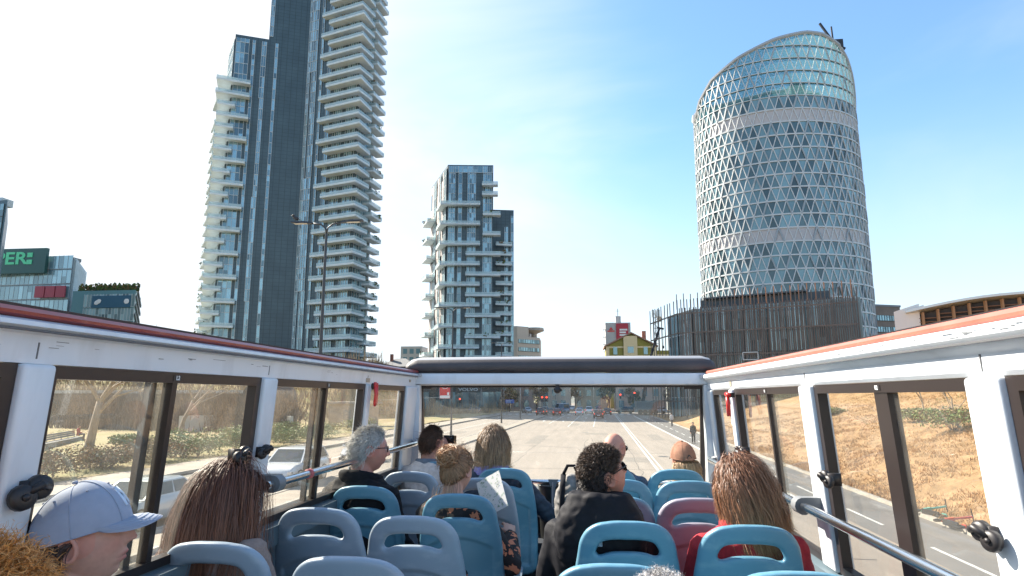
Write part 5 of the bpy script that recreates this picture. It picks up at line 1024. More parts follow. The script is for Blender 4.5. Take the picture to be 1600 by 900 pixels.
def hand(mb, W, d, up, side, s=1., curl=.5):
    """palm, four unequal bent fingers and a side thumb, growing from wrist W along d, back of the hand towards up"""
    W = Vector(W); d = Vector(d).normalized(); up = Vector(up); up = (up-d*up.dot(d)).normalized(); sd_ = d.cross(up)*side
    rings = []
    for t, w, h in ((-.01,.026,.022),(.02,.032,.017),(.06,.040,.015),(.088,.040,.012),(.096,.034,.008)):
        c = W+d*t*s; rings.append([c+sd_*(math.cos(a)*w*s)+up*(math.sin(a)*h*s) for a in [2*math.pi*k/10 for k in range(10)]])
    mb.loft(rings)
    for k, (ox, ln) in enumerate(((-.031,.072),(-.0105,.082),(.0105,.076),(.031,.060))):
        p = W+d*.086*s+sd_*ox*s; q = [p]; a = .12+curl*.25; dd = d
        for f in (.48,.30,.24):
            dd = (d*math.cos(a)-up*math.sin(a)+sd_*ox*1.6).normalized(); p = p+dd*ln*f*s; q.append(p); a += curl*.75
        mb.tube(q, [.0092*s,.0085*s,.0078*s,.0066*s], 7)
    p = W+d*.025*s+sd_*-.030*s; dd = (d*.62-sd_*.62-up*.35).normalized(); q = [p, p+dd*.036*s]; d2 = (d*.9-sd_*.25-up*.4).normalized(); q += [q[1]+d2*.03*s, q[1]+d2*.052*s]
    mb.tube(q, [.013*s,.0115*s,.010*s,.008*s], 7)
def ell(cx, cy, z, a, b, n=20, e=2.4): return [(cx+a*math.copysign(abs(math.cos(t))**(2/e),math.cos(t)), cy+b*math.copysign(abs(math.sin(t))**(2/e),math.sin(t)), z) for t in [2*math.pi*i/n for i in range(n)]]
TOR = [(-.02,.165,.115,0),(.06,.18,.125,0),(.18,.152,.108,.0),(.30,.160,.112,-.005),(.41,.178,.118,-.012),(.48,.186,.110,-.018),(.53,.165,.088,-.022),(.565,.115,.070,-.022),(.595,.068,.060,-.016)]
def lerp3(a, b, t): return tuple(a[i]+(b[i]-a[i])*t for i in range(3))
def arm_pts(arm, g=0., upto=1.):
    S, El, W = arm; pts = [S, lerp3(S,El,.5), El, lerp3(El,W,.45*upto), lerp3(El,W,upto)]
    return pts, [.057+g,.049+g,.043+g,.038+g,.028+g*.9]
def crumple(me, amp, sc, seed=0, zmax=None):
    a = coords(me); nr = np.empty(len(me.vertices)*3); me.vertices.foreach_get('normal', nr); nr = nr.reshape(-1,3)
    d = np.array([noise.noise((p[0]*sc+seed, p[1]*sc*.8, p[2]*sc*1.5))+.5*noise.noise((p[0]*sc*2.6, p[1]*sc*2.2+seed, p[2]*sc*3.1)) for p in a]); d = -np.abs(d)*1.3+.35
    set_coords(me, a+nr*(d*amp)[:,None])
def person(label, top_px, Yh, cat='person', yaw=0., hrot=(0,0,0), skin=(.50,.27,.19), body=1.0, arms=None, top=None, top_name='jacket', trousers=None, voxel=.006, group=None, brow=(.10,.06,.04), stand=False, root=None, scale=None, fold=.010, lean=.0, sleeves=1., curl=.5, lip=(.42,.13,.12), handup=None, seat_z=2.85, stubble=0., topoff=0.):
    """seated (or standing) figure; the body is one skinned surface, clothes and hair are its children"""
    hr = rotm(*[R(q) for q in hrot]); tl = hr @ (HC+np.array([0,-.01,.118])-PIV)+PIV
    if root is None:
        P = atY(*top_px, Yh); P.z -= topoff
        s = scale or (P.z-seat_z)/tl[2]; rz = Matrix.Rotation(R(yaw),3,'Z'); o = rz @ Vector(tl*s); loc = Vector((P.x-o.x, P.y-o.y, P.z-tl[2]*s))
    else: loc = Vector(root); s = scale
    t = thing('person', label, cat, loc, R(yaw), group); t['s'] = s; del t['s']
    info = dict(t=t, s=s, hr=hr)
    w = body; mb = MB()
    rings = [ell(0, cy+lean*max(0,z-.1), z, a*w, b*w) for z, a, b, cy in TOR]; nk = [( .62,.054,.056,-.010),(.68,.050,.054,.004)]
    rings += [ell(0, cy+lean*z*.9, z, a, b) for z, a, b, cy in nk]; mb.loft(rings)
    arms = arms or {}
    for sx in (-1,1):
        A = arms.get(sx) or ((sx*.165*w,-.012,.495),(sx*.235*w,.03,.25),(sx*.13,.27,.165)); A = [tuple(q) for q in A]; arms[sx] = A
        pts, rr = arm_pts(A); mb.tube(pts, rr, 12); mb.ball(A[0], .06, 12)
        d = Vector(A[2])-Vector(A[1]); up = (handup or {}).get(sx, (sx*.3,.1,1)); hand(mb, A[2], d, up, sx, 1.0, curl)
        if stand:
            ph = sx*.10; K = [(sx*.085,.0,.02),(sx*.088,ph*.6+.02,-.40),(sx*.085,ph*.9-.05,-.82)]; F = [(sx*.085,ph*.9-.08,-.85),(sx*.085,ph*.9-.0,-.88),(sx*.09,ph*.9+.14,-.895)]
        else:
            K = [(sx*.085,.03,.085),(sx*.10,.44,.085),(sx*.10,.42,-.36)]; F = [(sx*.10,.40,-.40),(sx*.10,.46,-.40),(sx*.105,.60,-.41)]
        info.setdefault('legs',{})[sx] = (K,F)
        mb.tube([K[0],lerp3(K[0],K[1],.5),K[1],lerp3(K[1],K[2],.35),K[2]], [.085*w,.075*w,.055,.052,.038], 12); mb.tube(F,[.04,.04,.028],10)
    hd = head_shape(ICO)
    lv = np.array([0, lean*.66, 0])
    def H(P): return (np.asarray(P)+HC-PIV) @ hr.T + PIV + lv
    info['H'] = H; info['lean'] = lv
    mb.add([tuple(p) for p in H(hd)], ICOF)
    for sx in (-1,1):
        e = [(sx*(.0765+.012*abs(math.sin(a*.5))), -.012-math.cos(a)*.018-.004, -.004+math.sin(a)*.030) for a in [i*2*math.pi/14 for i in range(15)]]
        mb.tube([tuple(q) for q in H(np.array(e))], .0062, 6); mb.ball(tuple(H(np.array([[sx*.0775,-.012,-.006]]))[0]), (.006,.016,.024), 8, M=Matrix(hr.tolist()))
        mb.ball(tuple(H(np.array([[sx*.031,.0745,.010]]))[0]), .0125, 10)
    o = mb.build('body', SKIN, t, smooth=True, local=True); remesh(o, voxel, 1 if voxel < .004 else 2, .4)
    # skin colour: lips, brows, eyes, stubble belong to the face itself
    a = coords(o.data); q = (a-lv-PIV) @ hr + PIV - HC; n = len(a); c = np.tile(np.array(skin), (n,1)); x, y, z = q.T
    c *= (1+.10*np.array([noise.noise((p[0]*30,p[1]*30,p[2]*30))+.8*noise.noise((p[0]*110,p[1]*110,p[2]*110)) for p in a]))[:,None]
    inh = (np.abs(x) < .1) & (np.abs(z) < .13) & (np.abs(y) < .14)
    def mixc(m, k):
        m = (m*inh)[:,None]; c[:] = c*(1-m)+np.array(k)*m
    mixc(.35*gz(np.abs(x)-.045,.022)*gz(z+.025,.022)*(y > .03), (skin[0]*1.05,skin[1]*.62,skin[2]*.6)); mixc(.5*gz(x,.016)*gz(z+.022,.014)*(y > .09), (skin[0]*1.05,skin[1]*.68,skin[2]*.65))
    mixc(.4*(np.abs(x) > .07), (skin[0]*1.1,skin[1]*.7,skin[2]*.66))
    if stubble: mixc(stubble*sstep(-.03,-.055,z)*(y > -.02), (.16,.12,.10))
    mixc(.85*gz(x,.021)*np.maximum(gz(z+.0552,.0052),gz(z+.0678,.0058))*(y > .07), lip); mixc(.8*gz(x,.023)*gz(z+.0615,.0016)*(y > .07), (.16,.05,.045))
    mixc(.85*sstep(.016,.02,np.abs(x))*sstep(.052,.044,np.abs(x))*gz(z-.030-.10*(np.abs(x)-.03),.0042)*(y > .05), brow)
    for sx in (-1,1):
        r = np.sqrt((x-sx*.031)**2+(z-.010)**2*2.2); mixc(sstep(.0125,.011,r)*(y > .075), (.66,.62,.58)); mixc(sstep(.0062,.0052,r)*(y > .078), (.10,.06,.035)); mixc(sstep(.0028,.0022,r)*(y > .078), (.01,.01,.01)); mixc(.8*gz(np.abs(r-.0125),.0016)*(z > .011)*(y > .06), brow)
    ca = o.data.color_attributes.new('Col','FLOAT_COLOR','POINT'); ca.data.foreach_set('color', np.concatenate([np.clip(c,0,1),np.ones((n,1))],1).ravel())
    info['body'] = o
    if top:
        m = MB(); g = .017; m.loft([ell(0, cy+lean*max(0,z-.1), z+(.012 if z > .5 else 0), (a+g)*w, (b+g)*w) for z, a, b, cy in [(-.05,.172,.122,0)]+TOR[1:]])
        for sx in (-1,1): pts, rr = arm_pts(arms[sx], .013, sleeves*.97); m.tube(pts, rr, 12); m.ball(arms[sx][0], .072, 12)
        q = m.build(top_name, top, t, smooth=True, local=True); remesh(q, .0095, 4, .5); crumple(q.data, fold, 9., len(label)); info['top'] = q
    if trousers:
        m = MB()
        for sx in (-1,1): K,F = info['legs'][sx]; m.tube([K[0],lerp3(K[0],K[1],.5),K[1],lerp3(K[1],K[2],.35),lerp3(K[1],K[2],.97)], [.098*w,.088*w,.070,.066,.056], 12)
        m.loft([ell(0,0,z,a*w,b*w) for z,a,b in ((-.03,.178,.128),(.04,.193,.14),(.12,.185,.135))]); q = m.build('trousers', trousers, t, smooth=True, local=True); remesh(q, .013, 3, .5); crumple(q.data, .01, 8.)
        m = MB()
        for sx in (-1,1): K,F = info['legs'][sx]; m.tube([(F[0][0],F[0][1]-.03,F[0][2]+.03),F[1],F[2],(F[2][0],F[2][1]+.05,F[2][2])],[(.045,.05),(.05,.05),(.048,.034),(.03,.022)],10)
        m.build('shoes', pm('shoe_dark',(.04,.035,.035),.6), t, smooth=True, local=True)
    t.scale = (s,s,s); return info

# hair: a scalp layer and many thin ribbons that follow the head and fall under their own weight
def hair_mask(P, low=-.055, front=.062):
    x, y, z = P.T; lim = np.interp(y, [-.11,-.052,-.034,.0,.04,.075,.1], [low,low+.004,low+.036,.010,.032,front,front+.012]); return z > lim
def ribbons(S, W, C, extra=None, cen=None):
    """S strands x steps x 3, W widths, C colours"""
    n, k, _ = S.shape; d = np.gradient(S, axis=1); rnd_ = np.random.RandomState(1).normal(size=(n,1,3))
    if cen is not None:
        o_ = S-cen; o_[...,2] = np.maximum(o_[...,2],0); o_ /= np.linalg.norm(o_,axis=2,keepdims=True)+1e-9; rnd_ = o_+.30*rnd_
    sd_ = np.cross(d, rnd_+np.zeros_like(d)); sd_ /= np.linalg.norm(sd_,axis=2,keepdims=True)+1e-9
    tp = np.interp(np.linspace(0,1,k),[0,.15,.7,1],[.7,1,.8,.15])[None,:,None]; w = sd_*W[:,None,None]*tp*.5
    V = np.stack([S-w,S+w],2).reshape(-1,3); b = np.arange(n)[:,None]*k*2; j = np.arange(k-1)[None,:]*2; q = (b+j).ravel(); F = np.stack([q,q+1,q+3,q+2],1)
    return V, F, np.repeat(C, k*2, axis=0)
def hair(info, style, colour, n=2600, length=.3, width=.0045, seed=1, low=-.055, front=.062, var=.35, wave=.0, volume=.02, tip=None, part=0.0, bun=None, cap_off=.010, name='hair', spread=.0, crownz=None, thin=None, scalp=True, drift=0., clump=None):
    rs = np.random.RandomState(seed); H = info['H']; lv = info['lean']; hr = info['hr']; col0 = np.array(colour)
    d = rs.normal(size=(n*6,3)); d /= np.linalg.norm(d,axis=1)[:,None]; P = head_shape(d,False); k = hair_mask(P,low,front)
    if crownz is not None: k &= P[:,2] < crownz
    if thin is not None: k &= ~((P[:,2] > thin) & (rs.rand(len(P)) < .55))
    d = d[k][:n]; P = P[k][:n]; n = len(P)
    steps = {'long':22,'short':6,'curly':14,'bun':16}[style]; ln = length*(.75+.35*rs.rand(n)); h = ln/steps
    cols = np.clip(col0*(1+var*rs.normal(size=(n,1)))+.0, .003, .9); 
    S = np.zeros((n,steps+1,3)); lay = volume*rs.rand(n)
    Q = head_shape(d,False,.003+lay*.4); G = np.array([drift,-.12,-1.])
    S[:,0] = H(Q); rad = np.array([.0755,.100,.120]); Cw = H(np.zeros((1,3)))[0]
    if style == 'bun':
        B = np.array(bun); 
        for i in range(1,steps+1):
            u = i/steps; X = Q*(1-u)+B*u; e = np.sqrt(((X/(rad+.010+lay[:,None]*.8))**2).sum(1)); X = np.where(e[:,None] < 1, X/e[:,None], X); X = X+rs.normal(size=X.shape)*.0012; S[:,i] = H(X)
    else:
        v = d @ hr.T*.5
        xs_ = P[:,0]-part; o = np.stack([np.clip(xs_/.05,-1,1)*(.12+.75*sstep(.03,.11,P[:,2])), -.55+.5*sstep(.0,.06,P[:,1]), .0*xs_],1) @ hr.T
        if style == 'long': v = v*.5+o
        elif style == 'short': v = d*.5+np.array([0,-.45,-.35]); v = v @ hr.T
        else: v = d @ hr.T
        v /= np.linalg.norm(v,axis=1)[:,None]; ph = rs.rand(n)*6.3
        for i in range(1,steps+1):
            if style == 'long': v = v*.72+G*.28+rs.normal(size=v.shape)*.05
            elif style == 'short': v = v+rs.normal(size=v.shape)*.22+G*.08
            else: v = v*.9+rs.normal(size=v.shape)*.13+G*.07
            v /= np.linalg.norm(v,axis=1)[:,None]; X = S[:,i-1]+v*h[:,None]
            q = (X-Cw) @ hr; r2 = rad+.004+lay[:,None]; e = np.sqrt(((q/r2)**2).sum(1)); ins = e < 1
            q = np.where(ins[:,None], q/e[:,None], q); X = q @ hr.T+Cw
            if style == 'long':
                for (a0,b0,rr) in (((-.17,-.02,.485),(.17,-.02,.485),.088),((-.09,-.015,.36),(.09,-.015,.36),.150),((-.09,-.0,.18),(.09,-.0,.18),.150),((0,-.012,.60),(0,.0,.66),.066)):
                    A0 = np.array(a0)+lv*.7; B0 = np.array(b0)+lv*.7; ab = B0-A0; t_ = np.clip(((X-A0)@ab)/(ab@ab),0,1); cc = A0+t_[:,None]*ab; dv_ = X-cc; dd = np.linalg.norm(dv_,axis=1); lim = rr+.006+lay*.9; kk = dd < lim
                    X = np.where(kk[:,None], cc+dv_/(dd[:,None]+1e-9)*lim[:,None], X)
            v = (X-S[:,i-1]); v /= np.linalg.norm(v,axis=1)[:,None]+1e-9; S[:,i] = X
    if clump is None: clump = {'long':.62,'bun':.35,'short':.35,'curly':.0}[style]
    if clump and n > 400:
        gi = rs.choice(n, max(24, n//55), replace=False); D2 = ((S[:,0][:,None,:]-S[gi,0][None,:,:])**2).sum(2); ng = gi[D2.argmin(1)]
        tt = np.linspace(0,1,steps+1)[None,:,None]; ck_ = clump*(.5+.5*rs.rand(n))[:,None,None]*tt**.8
        GS = S[ng].copy(); ofs = (S[:,0]-S[ng,0])[:,None,:]
        if style == 'long':
            pz = rs.rand(len(gi))*6.3; mp_ = {g:k for k,g in enumerate(gi)}; ph2 = np.array([pz[mp_[g]] for g in ng]); lat = np.cross(GS[:,-1]-GS[:,0], np.array([0,0,1.])); lat = np.stack([np.cos(ph2),np.sin(ph2),0*ph2],1)
            GS = GS+lat[:,None,:]*np.sin(tt*5.5+ph2[:,None,None])*.020*tt
        S = S*(1-ck_)+(GS+ofs*.45)*ck_
        fly = rs.rand(n) < .06; S[fly] += (rs.normal(size=(fly.sum(),1,3))*.022)*tt
    if wave:
        e1 = rs.normal(size=(n,3)); e1 /= np.linalg.norm(e1,axis=1)[:,None]; e2 = np.cross(e1, rs.normal(size=(n,3))); e2 /= np.linalg.norm(e2,axis=1)[:,None]; tt = np.arange(steps+1)[None,:,None]; fq_ = 1.35 if style == 'curly' else .42
        S = S+wave*np.clip(tt/3,0,1)*(e1[:,None,:]*np.sin(ph[:,None,None]*(1 if style=='curly' else .25)+tt*fq_)+e2[:,None,:]*np.cos(ph[:,None,None]+tt*fq_))
    V, F, C = ribbons(S, width*(.6+.8*rs.rand(n)), cols, cen=None if style=='curly' else Cw)
    if tip is not None:
        tt = np.tile(np.repeat(np.linspace(0,1,steps+1),2), n)[:,None]**1.3; C = C*(1-tt)+np.array(tip)*tt*(C.mean(1)/col0.mean())[:,None]
    V = [tuple(p) for p in V]; F = [tuple(int(i) for i in f) for f in F]; C = [tuple(c) for c in C]
    if scalp:
        hp = head_shape(ICO,False,cap_off*np.ones(len(ICO))); mk_ = hair_mask(head_shape(ICO,False),low,front); 
        if thin is not None or crownz is not None: mk_ &= head_shape(ICO,False)[:,2] < (crownz if crownz is not None else .2)
        hp = H(hp); b = len(V); V += [tuple(p) for p in hp]; F += [tuple(i+b for i in f) for f in ICOF if all(mk_[i] for i in f)]; C += [tuple(col0*.75)]*len(hp)
    if bun is not None and style == 'bun':
        m_ = 420; cB = np.array(bun)+np.array([0,-.028,.012]); a = rs.rand(m_)*6.3; e1 = rs.normal(size=(m_,3)); e1 /= np.linalg.norm(e1,axis=1)[:,None]; e2 = np.cross(e1,rs.normal(size=(m_,3))); e2 /= np.linalg.norm(e2,axis=1)[:,None]; r = .030+.030*rs.rand(m_); th_ = np.linspace(0,3.6,11)
        S2 = cB+(e1[:,None,:]*np.cos(th_)[None,:,None]+e2[:,None,:]*np.sin(th_)[None,:,None])*r[:,None,None]+rs.normal(size=(m_,1,3))*.008; S2 = H(S2.reshape(-1,3)).reshape(S2.shape)
        # loose ends standing off the knot and wisps at the nape
        V2_, F2, C2 = ribbons(S2, .0034*np.ones(m_), np.clip(col0*(1.45+var*rs.normal(size=(m_,1))),.003,.9)); b = len(V); V += [tuple(p) for p in V2_]; F += [tuple(int(i)+b for i in f) for f in F2]; C += [tuple(c) for c in C2]
    me = bpy.data.meshes.new(name); me.from_pydata(V, [], F); me.materials.append(HAIRM); ca = me.color_attributes.new('Col','FLOAT_COLOR','POINT'); ca.data.foreach_set('color', np.concatenate([np.array(C),np.ones((len(C),1))],1).ravel())
    me.polygons.foreach_set('use_smooth',[True]*len(me.polygons)); me.update(); o = bpy.data.objects.new(name, me); col.objects.link(o); o.parent = info['t']; return o
def dress(info, name, mb, m, voxel=0, it=3, smooth=True, sharp=None, fold=0, head=False):
    if head: mb.v = [tuple(p) for p in info['H'](np.array([tuple(p) for p in mb.v]))]
    else: mb.v = [(p[0],p[1]+info['lean'][1]*min(1,max(0,p[2]/.66)),p[2]) for p in mb.v]
    o = mb.build(name, m, info['t'], smooth=smooth, local=True, sharp=sharp)
    if voxel: remesh(o, voxel, it)
    if fold: crumple(o.data, fold, 12., 3)
    return o
def glasses(info, frame, lens, dark=True, r=.022, parent=None):
    m = MB()
    for sx in (-1,1):
        m.tube([(sx*.033+math.cos(a)*r,.101-.010*abs(math.cos(a)*r+sx*.033*1)/.05,.008+math.sin(a)*r*.8) for a in [2*math.pi*i/16 for i in range(17)]],.0024,5); m.tube([(sx*.056,.094,.014),(sx*.074,.06,.016),(sx*.080,.0,.012),(sx*.079,-.02,.0)],.0026,5)
    m.tube([(-.012,.103,.012),(0,.106,.014),(.012,.103,.012)],.0024,5); g = dress(info,'glasses',m,frame,head=True)
    m = MB()
    for sx in (-1,1): m.add([(sx*.033+math.cos(a)*r*.97,.100-.010*abs(math.cos(a)*r+sx*.033)/.05,.008+math.sin(a)*r*.78) for a in [2*math.pi*i/16 for i in range(16)]],[tuple(range(16))])
    m.v = [tuple(p) for p in info['H'](np.array([tuple(p) for p in m.v]))]; o = m.build('lens', lens, g, local=True); return g
def ball_cap(info, mat, visor=True, off=.012, z0=.018, tilt=.10, slot=False, under=None):
    """six panel cap: crown shell, curved peak, top button, seams"""
    n, k = 48, 16; m = MB(); rings = []
    def cp(a, e, o=0.):
        x, y = math.sin(a), math.cos(a); r = math.cos(e); zz = math.sin(e)
        P = np.array([[.0775*x*r**.9*1.06, .101*y*r**.9*1.04-.004, zz*.108*(1.0+.06*max(0,y))]])*(1+(off+o)/.1); return (P[0][0], P[0][1], P[0][2]+z0+.0-tilt*(-P[0][1])*(.6 if P[0][1] < 0 else .25))
    for i in range(k): rings.append([cp(2*math.pi*j/n, (i/(k-1))*1.5) for j in range(n)])
    if slot: pass
    m.loft(rings, cap=False); m.add([rings[-1][j] for j in range(n)],[tuple(range(n))]); c = dress(info,'cap',m,mat,head=True)
    if slot:
        m = MB(); m.add([cp(math.pi+(-.26+.52*i/12), .04+ .30*math.sin(math.pi*i/12), .0012) for i in range(13)],[tuple(range(13))]); mk2 = m; mk2.v = [tuple(p) for p in info['H'](np.array(mk2.v))]; mk2.build('opening', RUB, c, local=True)
        m = MB(); m.tube([cp(math.pi-.3+.6*i/8,.03,.002) for i in range(9)],[(.004,.011)]*9,6); m.v = [tuple(p) for p in info['H'](np.array([tuple(p) for p in m.v]))]; m.build('strap', mat, c, smooth=True, local=True)
    m = MB(); b = cp(0,1.5707); m.ball((b[0],b[1],b[2]),(.008,.008,.005),8)
    for q in range(6): m.tube([cp(math.pi/6+q*math.pi/3,(i/(k-1))*1.5,.0006) for i in range(k)],.0012,4)
    m.tube([cp(2*math.pi*j/n,.01,.0008) for j in range(n+1)],.0016,4)
    for q in range(6):
        p = cp(q*math.pi/3,.95,.001); m.ball(p,(.0035,.0035,.0035),6)
    m.v = [tuple(p) for p in info['H'](np.array([tuple(p) for p in m.v]))]; m.build('stitching', mat, c, smooth=True, local=True)
    if visor:
        m = MB(); R0 = []; R1 = []
        for i in range(25):
            a = -1.15+2.3*i/24; p = cp(a,.03,-.001); u = math.cos(a/1.15*math.pi/2)**.7; ex = .070*u; droop = -.020*(abs(a)/1.15)**2*u-.028*u*0
            R0.append(p); R1.append((p[0]*(1+.04*u), p[1]+ex, p[2]-.018*u-.026*(abs(p[0])/.075)**2*u))
        mid = [lerp3(a,b,.5) for a,b in zip(R0,R1)]; mid = [(p[0],p[1],p[2]+.007) for p in mid]
        def sh(L,dz): return [(p[0],p[1],p[2]+dz) for p in L]
        m.loft([sh(R0,.002),sh(mid,.002),sh(R1,.0015)],closed=False,cap=False); m.loft([sh(R1,.0015),sh(R1,-.0015)],closed=False,cap=False,mi=1); m.loft([sh(R1,-.0015),sh(mid,-.002),sh(R0,-.002)],closed=False,cap=False,mi=1)
        for f in (.35,.55,.72,.86,.95): m.tube([(lerp3(a,b,f)[0],lerp3(a,b,f)[1],lerp3(a,b,f)[2]+.0025+.007*(1-abs(2*f-1))) for a,b in zip(R0,R1)],.0007,3)
        m.v = [tuple(p) for p in info['H'](np.array([tuple(p) for p in m.v]))]; o = m.build('peak', [mat, under or mat], c, smooth=True, local=True, sharp=60)
    info['cp'] = cp; return c
def cloth(name, c, namt=.2, sc=40, bs=350, ba=.25, rough=.85, **k): return pm(name, c, rough, nscale=sc, namt=namt, bscale=bs, bamt=ba, sheen=.0, bdist=.004, **k)
BLKC = cloth('cloth_black',(.010,.010,.013),spec=.25); NAVY = cloth('cloth_navy',(.022,.035,.06),rough=.6); BEIGE = cloth('cloth_beige',(.36,.255,.21),sc=90,ba=.5); CREAM = cloth('cloth_cream',(.74,.62,.56)); REDC = cloth('cloth_red',(.42,.018,.028),sc=70,ba=.35); LILAC = cloth('cloth_lilac',(.32,.28,.58)); DENIM = cloth('cloth_denim',(.10,.15,.22),sc=120,namt=.5); JEANS = cloth('cloth_jeans',(.05,.07,.11)); GREYC = cloth('cloth_grey',(.16,.155,.15)); WHITEC = cloth('cloth_white',(.60,.58,.57)); CAPG = cloth('cap_grey',(.34,.38,.47),namt=.06,bs=900,ba=.2); CAPB = cloth('cap_brown',(.36,.17,.10),namt=.3,sc=25); HOODC = cloth('cloth_hood',(.009,.0085,.012),spec=.25,sc=30,rough=.7); ORG = cloth('cloth_rust',(.18,.09,.05))
FLOR = pm('cloth_floral',(.012,.010,.011),.8,nscale=15,c2=(.58,.20,.10),contrast=(.575,.60),detail=3,bscale=300,bamt=.2,bdist=.004)
LENSD = pm('lens_dark',(.015,.012,.012),.05,spec=.9); LENSC = glass('lens_clear',(.9,.93,.95),1.2,.02); FRB = pm('frame_black',(.015,.013,.012),.3)
def shirt_collar(info, mat, r=.024, a=.078, b=.074, z=.605, name='collar', zb=.02, open_=0.): 
    m = MB(); pts = [(math.sin(t)*a, -.012-math.cos(t)*b, z-zb*(1-math.cos(t))*.5) for t in [2*math.pi*i/24 for i in range(25)]]; m.tube(pts,[(r*.55,r)]*25,8); return dress(info,name,m,mat,.008,2)
# 1 woman in the pale cap
I = person('person in a pale blue grey baseball cap, face in profile, at the lower left', (118,756), 1.60, yaw=-16, hrot=(-48,12,0), skin=(.60,.34,.26), body=.9, top=GREYC, top_name='sweater', trousers=JEANS, voxel=.0031, topoff=.028, lip=(.42,.10,.11))
hair(I,'short',(.075,.042,.028),3600,.05,.0022,seed=2,var=.2,front=.2,volume=.004,low=-.062,crownz=.012,cap_off=.003); c = ball_cap(I, CAPG, off=.013, z0=.020, tilt=.14)
hair(I,'long',(.40,.235,.10),420,.16,.0028,seed=12,var=.2,front=.2,low=-.06,crownz=-.035,volume=.05,name='loose_hair',scalp=False,wave=.006)
LGO = pm('embroidery_white',(.62,.70,.80),.6)
for ch, dx, dz in (('N',0,-.0),('Y',.0,.004)):                      # interlaced monogram on the front panel, wrapped on the crown
    cu = bpy.data.curves.new('l','FONT'); cu.body = ch; cu.size = .062; cu.extrude = .0012; cu.offset = .0012; cu.align_x = 'CENTER'; cu.align_y = 'CENTER'; ob = bpy.data.objects.new('l',cu); col.objects.link(ob); me = evaluated(ob); bpy.data.objects.remove(ob)
    a = coords(me); pts = []
    for x, y, z in a: q = I['cp'](x*1.0/.085, .50+(y+dz)/.105, .0015+z+.0012*(ch=='Y')); pts.append(q)
    set_coords(me, I['H'](np.array(pts))); me.materials.clear(); me.materials.append(LGO); o = bpy.data.objects.new('monogram', me); col.objects.link(o); o.parent = c
# 2 curly ginger head in the corner
I = person('person with curly ginger hair cut by the lower left corner', (-74,905), 1.0, yaw=-10, body=.92, top=ORG, trousers=JEANS, voxel=.008)
hair(I,'curly',(.44,.16,.04),9000,.075,.0022,seed=5,var=.22,volume=.03,front=.05,cap_off=.012,low=-.09,tip=(.74,.36,.11),wave=.0055)
# 3 long brown hair, beige coat
I = person('person with long brown hair over a beige coat behind the faded grey seat', (342,733), 2.40, yaw=-16, hrot=(-20,8,3), arms={1:((.205,-.02,.545),(.31,.02,.27),(.15,.27,.165))}, body=1.18, top=BEIGE, top_name='coat', trousers=JEANS, skin=(.55,.31,.24))
hair(I,'long',(.105,.040,.024),11000,.46,.0021,seed=3,drift=.06,var=.20,volume=.022,tip=(.30,.125,.066),wave=.005); glasses(I,FRB,LENSD,r=.026)
# 4 grey haired man
I = person('person with grey hair and glasses in a black jacket, looking to the right', (577,669), 3.80, yaw=-22, hrot=(-38,-2,0), skin=(.55,.27,.21), body=1.1, top=BLKC, trousers=JEANS, brow=(.3,.27,.25), fold=.014)
hair(I,'short',(.52,.49,.45),7000,.034,.0018,seed=4,var=.15,volume=.004,tip=(.66,.63,.58),front=.085,low=-.075,cap_off=.005); glasses(I,FRB,LENSC,r=.021); shirt_collar(I,BLKC,.045,.098,.09,.60,zb=.05)
# 5 man with a camera
A = {1:((.165,-.012,.495),(.24,.16,.40),(.085,.20,.655))}
I = person('person with short brown hair in a cream shirt raising a camera to the face', (674,667), 5.02, yaw=-8, hrot=(-22,0,0), skin=(.50,.25,.18), body=1.08, arms=A, top=CREAM, top_name='shirt', trousers=JEANS, handup={1:(.8,-.5,.2)}, curl=.7)
hair(I,'short',(.12,.065,.04),6000,.022,.0018,seed=6,var=.2,volume=.004,low=-.07,front=.07,cap_off=.004); shirt_collar(I,cloth('collar_grey',(.17,.20,.25)),.030,.082,.078,.60)
def in_hand(info, v): return info['t'].matrix_basis @ Vector(v) if False else (Vector(info['t'].location)+Matrix.Rotation(info['t'].rotation_euler.z,3,'Z') @ (Vector(v)*info['s']))
q = in_hand(I,(.075,.262,.745)); t = thing('camera','small black compact camera held up by the person in the cream shirt','camera',q,R(-25)); m = MB(); m.box(-.055,.055,-.014,.014,-.032,.032); m.build('housing',FRB,t,local=True); m = MB(); m.tube([(.0,.014,0),(0,.035,0)],.022,12); m.build('lens_barrel',RUB,t,smooth=True,local=True,sharp=40); m = MB(); m.box(-.035,.035,-.0155,-.0142,-.024,.022); m.build('screen',LENSD,t,local=True); m = MB(); m.tube([(.03,0,.032),(.03,0,.038)],.007,8); m.build('shutter_button',GREYP,t,local=True)
# 6 flowered dress, messy bun, map
A = {1:((.175,-.012,.49),(.35,.03,.24),(.22,.31,.35)), -1:((-.155,-.012,.49),(-.22,.10,.26),(-.02,.29,.33))}
I = person('person with a messy blond bun in a black dress with orange flowers', (716,704), 3.61, yaw=-16, hrot=(-6,-14,-4), skin=(.55,.33,.25), body=1.06, arms=A, top=FLOR, top_name='dress', trousers=BLKC, fold=.009)
hair(I,'bun',(.33,.195,.105),6500,.2,.0024,seed=7,var=.25,volume=.012,bun=(.014,-.112,.052),low=-.075); hair(I,'long',(.34,.21,.12),260,.16,.002,seed=17,front=.2,low=-.08,crownz=-.045,volume=.03,name='loose_hair',scalp=False); hair(I,'curly',(.42,.27,.16),260,.06,.0015,seed=27,front=.1,low=.0,volume=.02,wave=.006,name='flyaway_hair',scalp=False)
MAPM = pm('map_paper',(.74,.72,.68),.7,nscale=38,c2=(.42,.50,.40),contrast=(.56,.62))
q = atY(768,772,3.80); t = thing('paper_map','white folded paper map with small drawings held beside the flowered dress','map',q,R(-18)); m = MB(); Mx = Matrix.Rotation(R(-28),4,'Y') @ Matrix.Rotation(R(-22),4,'X')
